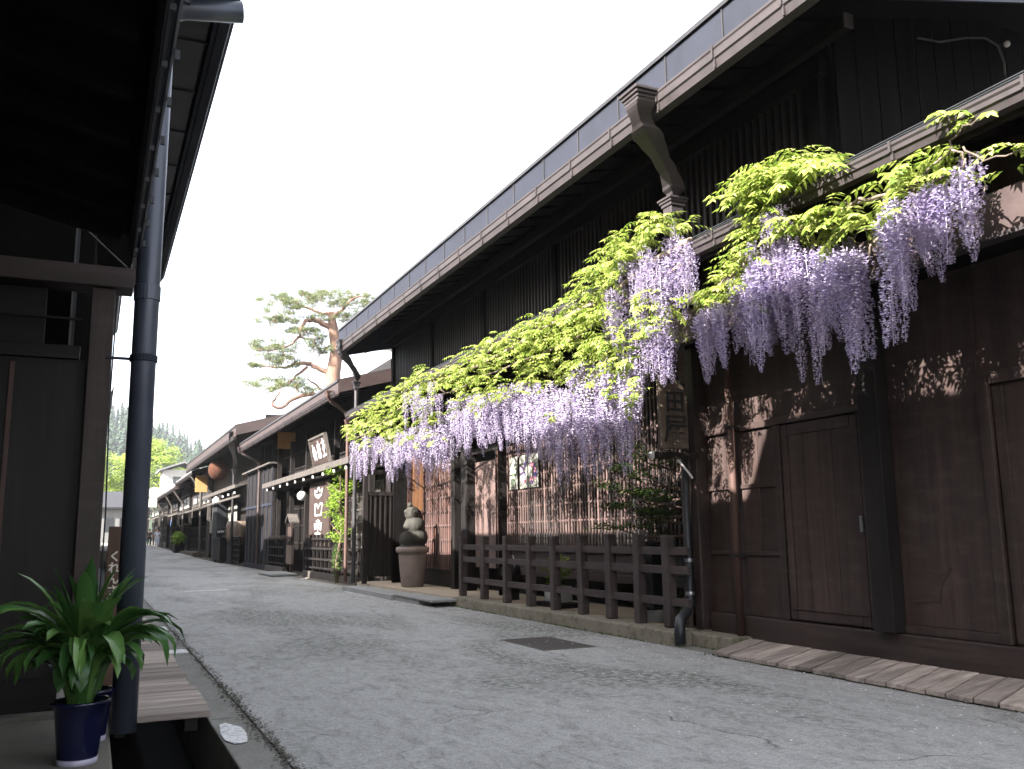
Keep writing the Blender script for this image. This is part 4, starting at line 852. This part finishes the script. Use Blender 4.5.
# ------------------------------------------------------------------ trees behind
def ray_tree_pine():
    rn = random.Random(21); Y = 45.0
    t = thing('pine_tree', 'old red pine with layered cloud-like foliage behind the roofs', 'tree', (10.8,Y,0))
    def P(px, py, dy=0): p = onY(px, py, Y+dy); return p
    tk = MB(); tk.tube([(11.0,Y,0),(11.0,Y,5),P(335,405),P(333,375),P(337,350),P(333,328),P(331,312)], [.50,.45,.42,.38,.33,.27,.15], 12); tko = tk.build('trunk','pine_bark',t,smooth=True)
    limbs = [([(333,330),(320,322),(310,320),(302,325),(300,336)],.17),([(334,378),(322,370),(308,364),(296,364),(284,368),(272,367)],.16),([(334,396),(320,388),(306,378)],.10),([(338,362),(348,352),(362,352),(378,348)],.13),([(330,404),(312,394),(295,398),(282,408),(272,404),(280,392)],.13),([(331,318),(340,312),(352,300),(362,296)],.12),([(300,338),(312,340),(320,350)],.06),([(333,345),(322,352),(315,362)],.06),([(331,314),(318,312),(300,305),(285,300)],.10),([(308,366),(296,376),(285,386),(268,388)],.09),([(300,336),(290,345),(276,350),(258,350)],.07),([(272,367),(262,366),(252,362)],.05)]
    pads = [(276,306,25,14),(300,300,24,12),(290,318,16,7),(335,296,20,9),(350,305,22,10),(362,300,14,9),(285,345,14,7),(262,345,16,8),(275,354,20,10),(285,362,16,9),(310,336,16,10),(318,348,14,9),(300,330,18,6),(265,385,24,9),(290,382,18,7),(305,388,14,6),(255,366,10,3),(322,318,14,5),(345,318,14,8),(372,345,10,5),(318,296,14,8),(268,320,14,7),(390,348,10,4)]
    br = MB(); tw = MB()
    for l, r in limbs:
        dy = rn.uniform(-.5,.5); n = len(l); sp = smooth_path([P(x,y_,dy*(i/n)*2) for i,(x,y_) in enumerate(l)], 5); sp = [q+Vector((rn.uniform(-.04,.04),0,rn.uniform(-.04,.04))) for q in sp]; n = len(sp); br.tube(sp, [r*(1-.7*i/n) for i in range(n)], 8)
    cr = MB()
    for (px,py,rx,ry) in pads:
        for k in range(int(rx*ry/9)+10):
            a = rn.uniform(0,6.28); q = math.sqrt(rn.random()); c = P(px+math.cos(a)*rx*q, py+math.sin(a)*ry*q*.8, rn.uniform(-1,1)*rx*.045)
            # twig and needle tuft
            tw.tube([c+Vector((rn.uniform(-.25,.25),rn.uniform(-.2,.2),-.28)), c], [.012,.006], 4)
            for n_ in range(42):
                th = rn.uniform(0,6.28); ph = rn.uniform(-.25,1.4); ln = rn.uniform(.13,.26); d = Vector((math.cos(th)*math.cos(ph),math.sin(th)*math.cos(ph),math.sin(ph))); sd = d.cross(Vector((rn.random(),rn.random(),rn.random()+.1))).normalized()*.012
                b0 = c + Vector((rn.uniform(-.18,.18),rn.uniform(-.18,.18),rn.uniform(-.06,.06))); cr.add([b0-sd,b0+sd,b0+d*ln],[(0,1,2)])
    br.each('limb','pine_bark',t,smooth=True); o = tw.build('twigs','pine_bark',t); o['kind'] = 'stuff'; cr.build('crown','leaf_pine',t,fix=False)
stone('pine_bark', (.13,.075,.055), (.22,.14,.105), 0, 2, .9, .8)
ray_tree_pine()
def blob_tree(name, label, cat, c, h, r, n, size, mat, seed, trunk=.4, group=None):
    rn = random.Random(seed); t = thing(name, label, cat, c, group); x, y, z = c
    b = MB(); b.tube([(x,y,z),(x+.2,y,z+h*.35),(x,y,z+h*.6)], [trunk,trunk*.7,trunk*.3], 8)
    for k in range(8): a = rn.uniform(0,6.28); b.tube([(x,y,z+h*rn.uniform(.2,.45)),(x+math.cos(a)*r*.6,y+math.sin(a)*r*.6,z+h*rn.uniform(.5,.8))],[trunk*.3,trunk*.08],5)
    b.build('trunk','bark',t); m = MB()
    for k in range(n):
        a = rn.uniform(0,6.28); ph = rn.uniform(-.5,1.57); q = rn.uniform(.55,1); cc = Vector((x+math.cos(a)*math.cos(ph)*r*q, y+math.sin(a)*math.cos(ph)*r*q, z+h*.55+math.sin(ph)*h*.45*q)); leaf_cloud(m, cc, (r*.16,r*.16,r*.12), 46, size, rn)
    m.build('crown', mat, t, fix=False); return t
p = onY(152,500,170); blob_tree('broadleaf_tree','rounded yellow-green spring tree at the end of the street','tree',(8.4,170,1),17.2,7.4,330,.55,'leaf_willow',5)
blob_tree('broadleaf_tree','yellow-green spring tree left of the rounded one, seen by the downpipe','tree',(-2.5,165,1),16,6.8,260,.55,'leaf_willow',8)
# wooded hill
hb = MB(); n = 60; vs = []; fs = []
def hz(x, y):
    d = (x+70)/130; ridge = 78*math.exp(-d*d) ; return -.6 + ridge*max(0, math.sin(min(1,max(0,(y-300)/260))*math.pi/2))
for i in range(n+1):
    for j in range(31): x = -500+i*1000/n; y = 290+j*13; vs.append((x,y,hz(x,y)+ (0 if j else -.5)))
for i in range(n):
    for j in range(30): a = i*31+j; fs.append((a,a+31,a+32,a+1))
hb.add(vs, fs); struct(hb.build('hill','hill_ground',smooth=True))
def conifer_mesh(seed):
    rn = random.Random(seed); m = MB(); lv = 15
    for k in range(lv):
        u = k/lv; z = .12+.88*u; rr = .19*(1-u)**.85*rn.uniform(.8,1.15)+.006
        for q in range(11):
            a = rn.uniform(0,6.28); l = rr*rn.uniform(.7,1.2); w = .05*(1-u*.6); d = Vector((math.cos(a),math.sin(a),0)); sd = Vector((-math.sin(a),math.cos(a),0))
            m.add([(0,0,z+.035), d*l*.6+sd*w+Vector((0,0,z-.01)), d*l+Vector((0,0,z-.05)), d*l*.6-sd*w+Vector((0,0,z-.01))], [(0,1,2),(0,2,3)])
    return m
cms = []
for s_i in range(4):
    m = conifer_mesh(s_i); me = bpy.data.meshes.new('crown'); me.from_pydata(m.v, [], m.f); me.materials.append(M['leaf_conifer']); cms.append(me)
tme = MB().tube([(0,0,-.05),(0,0,.9)], [.016,.004], 6); tm = bpy.data.meshes.new('trunk'); tm.from_pydata(tme.v, [], tme.f); tm.materials.append(M['bark'])
rn = random.Random(77); spots = []
for k in range(150):
    px = rn.uniform(98, 225); Y = rn.uniform(330, 545)
    p = onY(px, 500, Y); spots.append((p.x, Y))
for i, (x, y) in enumerate(spots):
    h_ = rn.uniform(14, 24); o = bpy.data.objects.new('conifer_tree', None); col.objects.link(o); o.location = (x, y, hz(x,y)-.5); o.scale = (h_,)*3; o.rotation_euler.z = rn.uniform(0,6.28)
    tag(o, 'dark conifer among the many on the hazy hill beyond the street', 'tree', 'conifers on the hill')
    for me, nm in ((cms[i%4],'crown'),(tm,'trunk')): c = bpy.data.objects.new(nm, me); col.objects.link(c); c.parent = o

# ------------------------------------------------------------------ wisteria
W = thing('wisteria', 'flowering wisteria trained along the eaves with pale violet hanging racemes and lime leaves', 'wisteria', (6.2, 8.4, .15))
wr = random.Random(42); XV = 5.12
def V(px, py, dx=0): return onX(px, py, XV+dx)
vine = MB()
def vpath(pts, r0, r1, dxs=None, wob=.02):
    P_ = [V(x, y, (dxs or 0)) for x, y in pts]; out = []
    for q in smooth_path(P_, 4): out.append(q + Vector((wr.uniform(-wob,wob),wr.uniform(-wob,wob),wr.uniform(-wob,wob))))
    n = len(out); vine.tube(out, [r0+(r1-r0)*i/n for i in range(n)], 7)
vine.tube([(6.15,8.62,.15),(6.12,8.58,1.0),(6.15,8.5,1.8),(6.08,8.55,2.6),(5.9,8.5,3.2),(5.5,8.3,3.75),(5.25,8.2,4.0)], [.05,.045,.04,.035,.035,.03,.03], 8)
vpath([(690,240),(650,265),(600,300),(540,330),(480,365),(430,385),(380,425),(355,440)], .035, .015); vpath([(690,262),(640,290),(580,335),(500,370),(440,395)], .02, .01); vpath([(430,372),(437,385),(445,395),(425,405)], .02, .01, -.1)
vpath([(690,300),(720,285),(760,250),(810,225),(860,200),(900,195),(960,170)], .022, .010, -.03); vpath([(690,255),(740,235),(790,190),(850,200),(905,190)], .022, .012, .12, .04); vpath([(868,255),(900,205),(940,160),(960,150),(965,165)], .012, .007, -.05); vpath([(960,150),(985,158),(1024,150)], .008, .005, -.05); vpath([(950,150),(958,130),(985,118)], .007, .004, -.05)
for k in range(16):
    a = V(wr.uniform(700,960), 0); px = wr.uniform(700, 950); py = 330-(px-690)*.50+wr.uniform(-10,35); vpath([(px,py),(px+wr.uniform(10,40),py-wr.uniform(0,30)),(px+wr.uniform(30,70),py-wr.uniform(10,50))], .008, .004, .2, .05)
vine.build('vine_stem','bark_vine',W,smooth=True)

lm = MB()
def compound(p, ax, ln, rn, sz=.055):
    """pinnate leaf: drooping midrib with paired pointed leaflets"""
    ax = ax.normalized(); side = ax.cross(Vector((0,0,1)))
    if side.length < .1: side = Vector((1,0,0))
    side.normalize(); n = rn.choice((4,5,5,6)); pos = Vector(p); d = ax.copy()
    for k in range(n):
        u = (k+1)/n; pos = pos + d*(ln/n); d = (d + Vector((0,0,-.16))).normalized(); upv = side.cross(d).normalized()
        for sg in (-1, 1):
            dl = (side*sg*.85 + d*.55 + Vector((0,0,-.28)) + Vector((rn.uniform(-.15,.15),rn.uniform(-.15,.15),rn.uniform(-.15,.15)))).normalized(); s = sz*rn.uniform(.8,1.2)*(1 if u < .9 else .85)
            w = dl.cross(upv).normalized(); nn = w.cross(dl)
            lm.add([pos, pos+dl*s*.4+w*s*.24+nn*s*.07, pos+dl*s*1.15-nn*s*.12, pos+dl*s*.4-w*s*.24+nn*s*.07, pos+dl*s*.5], [(0,1,4),(1,2,4),(2,3,4),(3,0,4)])
    s = sz*1.1; dl = d; w = side; lm.add([pos, pos+dl*s*.4+w*s*.24, pos+dl*s*1.2, pos+dl*s*.4-w*s*.24, pos+dl*s*.5-upv*s*.03], [(0,1,4),(1,2,4),(2,3,4),(3,0,4)])
def foliage(px, py, rx, ry, n, dx=.28, ln=.21, sz=.062):
    for k in range(n):
        a = wr.uniform(0,6.28); q = math.sqrt(wr.random()); p = V(px+math.cos(a)*rx*q, py+math.sin(a)*ry*q, wr.uniform(-dx,dx))
        th = wr.uniform(0,6.28); axv = Vector((math.cos(th)-.35, math.sin(th)-.1, wr.uniform(-.35,.55))); compound(p, axv, ln*wr.uniform(.7,1.25), wr, sz)
# the long bank of leaves: (px,py,rx,ry,count)
for a in ((358,432,12,9,42),(372,418,16,13,60),(390,408,18,17,75),(404,396,16,15,65),(418,385,14,14,50),(398,428,24,12,50),(430,375,14,11,36),(425,410,16,14,46),(455,380,16,14,54),(475,365,20,17,70),(500,352,22,18,80),(525,342,22,18,80),(550,328,22,20,85),(575,315,22,22,80),(598,292,20,26,80),(612,268,16,20,55),(630,245,17,16,50),(648,228,14,12,36),(660,218,9,8,14),(485,392,16,10,24),(530,368,18,10,26),(575,350,16,18,34),(600,330,20,20,44),(620,345,18,20,36),(640,318,22,14,36),(655,298,20,8,24),(562,408,10,14,14),(605,380,14,12,18),(628,395,10,10,12),(590,352,12,12,14),(545,350,14,10,18),(684,226,10,6,5),(420,436,22,8,16),(470,402,24,12,34),(510,385,22,14,34),(548,372,20,14,30),(585,372,18,14,26),(612,352,18,20,34),(634,372,12,14,18),(590,395,10,8,10),(380,440,20,8,20),(655,330,16,10,16)): foliage(*a)
for a in ((752,188,20,10,34),(778,178,22,14,50),(800,166,20,13,46),(818,162,12,9,22),(765,170,18,8,20),(742,200,14,6,14)): foliage(*a, dx=.2, ln=.26, sz=.075)
for a in ((752,240,10,22,36),(738,268,12,16,30),(722,288,16,12,26),(702,300,10,9,14),(762,215,8,12,14),(735,300,18,8,14)): foliage(*a, dx=.15)
for a in ((800,222,22,9,30),(828,214,22,9,30),(850,222,12,9,14),(868,228,10,8,8),(780,232,16,8,16),(885,178,16,7,9),(905,186,18,10,10),(900,205,14,12,9),(930,180,12,8,5),(958,152,12,9,6),(950,168,12,8,5),(948,120,12,6,5),(975,118,16,7,5),(1016,145,10,5,3),(1008,172,6,8,2),(1022,158,8,9,3),(920,165,14,6,8)): foliage(*a, dx=.14, ln=.24, sz=.072)
lm.build('foliage','leaf_wisteria',W,fix=False)

def raceme_mesh(seed, L=1.0):
    rn = random.Random(seed); m = MB(); n = rn.choice((190,230,270)); bx_ = rn.uniform(-.05,.05); by_ = rn.uniform(-.02,.02); thin = rn.uniform(0,.5)
    m.tube([(0,0,0),(.01,0,-.5),(0,.01,-.98)], [.0035,.003,.0015], 4)
    for k in range(n):
        u = (k/n)**.92; rr = .088*((1-u)**.62*.92+.06)*(.6+.4*min(1,u*8)); a = k*2.4+rn.uniform(-.4,.4); z = -.03-u*.95+rn.uniform(-.012,.012)
        c = Vector((math.cos(a)*rr*rn.uniform(.35,1.2)+bx_*u*u, math.sin(a)*rr*rn.uniform(.35,1.2)+by_*math.sin(u*3), z))
        s = .027*(1-.60*u)*rn.uniform(.8,1.2)
        if u < .35 and rn.random() < thin: continue
        o = Vector((math.cos(a),math.sin(a),.25)).normalized(); sd = Vector((-math.sin(a),math.cos(a),0)); up_ = o.cross(sd)
        # standard petal, two wings: an open pea flower
        m.add([c, c+o*s*.5+sd*s*.9-up_*s*.5, c+o*s*.9-up_*s*1.0, c+o*s*.5-sd*s*.9-up_*s*.5], [(0,1,2,3)])
        m.add([c, c+o*s*1.1+sd*s*.45+up_*s*.6, c+o*s*1.5+up_*s*.1, c+o*s*1.0-sd*s*.45+up_*s*.5], [(0,1,2,3)])
    return m
rms = []
for i in range(6):
    for mat in ('petal_wisteria','petal_pale'):
        m = raceme_mesh(i*3+1); me = bpy.data.meshes.new('flower_cluster'); me.from_pydata(m.v, [], m.f); me.materials.append(M[mat]); rms.append(me)
rac = []
def hang(px, py, L, pale, dx=None): 
    p = V(px, py, wr.uniform(-.22,.18) if dx is None else dx); rac.append((p, L, pale))
def zone(x0, x1, ytop, ybot, n, L0, L1, pale, dx=None):
    """hang n racemes between two photo columns, their heads on the line ytop"""
    n = max(3, int(n*.82))
    for k in range(n):
        px = x0+(x1-x0)*(k+wr.uniform(.1,.9))/n; f_ = (px-x0)/(x1-x0); a = ytop[0]+(ytop[1]-ytop[0])*f_; b_ = ybot[0]+(ybot[1]-ybot[0])*f_; py = a+(b_-a)*wr.random()
        hang(px, py, wr.uniform(L0*.88, L1*1.08), pale, dx)
zone(352,400,(434,436),(445,442),17,.62,.88,.6); zone(395,450,(425,412),(440,430),22,.75,1.0,.5); zone(405,440,(385,378),(410,400),9,.4,.7,.9,-.25)
zone(450,500,(395,385),(412,402),25,.62,.95,.75); zone(500,545,(382,375),(402,396),22,.62,1.0,.6); zone(540,580,(378,360),(405,400),16,.7,1.0,.15); zone(575,640,(350,330),(400,372),34,.66,1.0,.25)
zone(545,640,(398,365),(425,388),13,.65,.95,.2); zone(555,602,(388,374),(402,392),7,.9,1.12,.2); zone(600,650,(268,250),(300,280),14,.5,.75,.9); zone(640,692,(238,228),(270,262),22,.5,.8,.8); zone(640,672,(310,320),(335,340),10,.45,.6,.5); zone(600,640,(310,300),(340,320),8,.45,.6,.6)
zone(700,724,(306,300),(325,315),13,.42,.66,.4); zone(732,796,(262,240),(300,285),29,.5,.85,.4); zone(804,858,(240,236),(275,262),28,.6,.98,.3); zone(745,800,(240,235),(270,260),9,.5,.7,.5)
zone(764,782,(200,202),(215,215),5,.4,.55,.7,-.1); zone(886,901,(196,196),(225,215),10,.62,.95,.3); zone(914,944,(185,180),(212,200),13,.42,.68,.4); zone(958,970,(150,150),(185,175),5,.42,.66,.6)
rac.sort(key=lambda r: r[0].y)
rest = MB()
for i, (p, L, pale) in enumerate(rac):
    me = rms[wr.randrange(6)*2 + (1 if wr.random() < pale else 0)]; k = .72+.36*wr.random()
    rot = Matrix.Rotation(wr.uniform(0,6.28),4,'Z'); mt = Matrix.Translation(p) @ Matrix.Rotation(wr.uniform(-.06,.06),4,'X') @ rot @ Matrix.Diagonal((k,k,L,1))
    if i < 100:
        o = bpy.data.objects.new('flower_cluster', me); col.objects.link(o); o.parent = W; o.matrix_parent_inverse = Matrix.Translation(-Vector(W.location)); o.matrix_basis = mt
    else: rest.add([mt @ v.co for v in me.vertices], [tuple(f.vertices) for f in me.polygons])
o = rest.build('flower_clusters','petal_pale',W,fix=False); o['kind'] = 'stuff'
print('racemes', len(rac))

hzb = MB(); hzb.box(-600, 600, -60, 780, -1.7, 140)
def haze():
    m = bpy.data.materials.new('haze_air'); m.use_nodes = True; t = m.node_tree; t.nodes.clear(); M['haze_air'] = m
    o = t.nodes.new('ShaderNodeOutputMaterial'); v = t.nodes.new('ShaderNodeVolumePrincipled'); v.inputs['Color'].default_value = (.90,.94,1,1); v.inputs['Density'].default_value = .00028; v.inputs['Anisotropy'].default_value = .2
    t.links.new(v.outputs[0], o.inputs['Volume']); ob = hzb.build('haze', 'haze_air'); ob['kind'] = 'stuff'; ob['label'] = 'pale morning haze over the street and hill'; ob['category'] = 'haze'
haze()
# ------------------------------------------------------------------ light
sunv = Vector((1,.35,-.69)).normalized()       # direction the light travels
w = bpy.data.worlds.new('World'); scn.world = w; w.use_nodes = True; nt = w.node_tree; nt.nodes.clear()
sky = nt.nodes.new('ShaderNodeTexSky'); sky.sky_type = 'NISHITA'; sky.sun_disc = False
el = math.asin(-sunv.z); az = math.atan2(-sunv.x, -sunv.y)
sky.sun_elevation = el; sky.sun_rotation = az; sky.dust_density = 4; sky.air_density = 1.0; sky.ozone_density = 1
bg = nt.nodes.new('ShaderNodeBackground'); bg.inputs[1].default_value = .12; ow = nt.nodes.new('ShaderNodeOutputWorld')
tc = nt.nodes.new('ShaderNodeTexCoord'); cn = nt.nodes.new('ShaderNodeTexNoise'); cn.inputs['Scale'].default_value = 2.2; cn.inputs['Detail'].default_value = 7; nt.links.new(tc.outputs['Generated'], cn.inputs[0])
rp_ = nt.nodes.new('ShaderNodeValToRGB'); rp_.color_ramp.elements[0].position = .3; rp_.color_ramp.elements[0].color = (.5,.5,.5,1); rp_.color_ramp.elements[1].position = .7; rp_.color_ramp.elements[1].color = (.8,.8,.8,1); nt.links.new(cn.outputs['Fac'], rp_.inputs[0])
mx = nt.nodes.new('ShaderNodeMix'); mx.data_type = 'RGBA'; nt.links.new(rp_.outputs[0], mx.inputs[0]); nt.links.new(sky.outputs[0], mx.inputs[6]); mx.inputs[7].default_value = (3.0,3.0,3.05,1)   # thin bright high cloud
nt.links.new(mx.outputs[2], bg.inputs[0]); nt.links.new(bg.outputs[0], ow.inputs[0])
ld = bpy.data.lights.new('sun','SUN'); ld.energy = 5.0; ld.angle = R(.5); ld.color = (1,.95,.88); so = bpy.data.objects.new('sun', ld); col.objects.link(so)
so.rotation_euler = sunv.to_track_quat('-Z','Y').to_euler(); so.location = (-20,-10,30)
scn.view_settings.view_transform = 'Standard'; scn.view_settings.look = 'None'; scn.view_settings.exposure = 2.95; scn.view_settings.gamma = 1
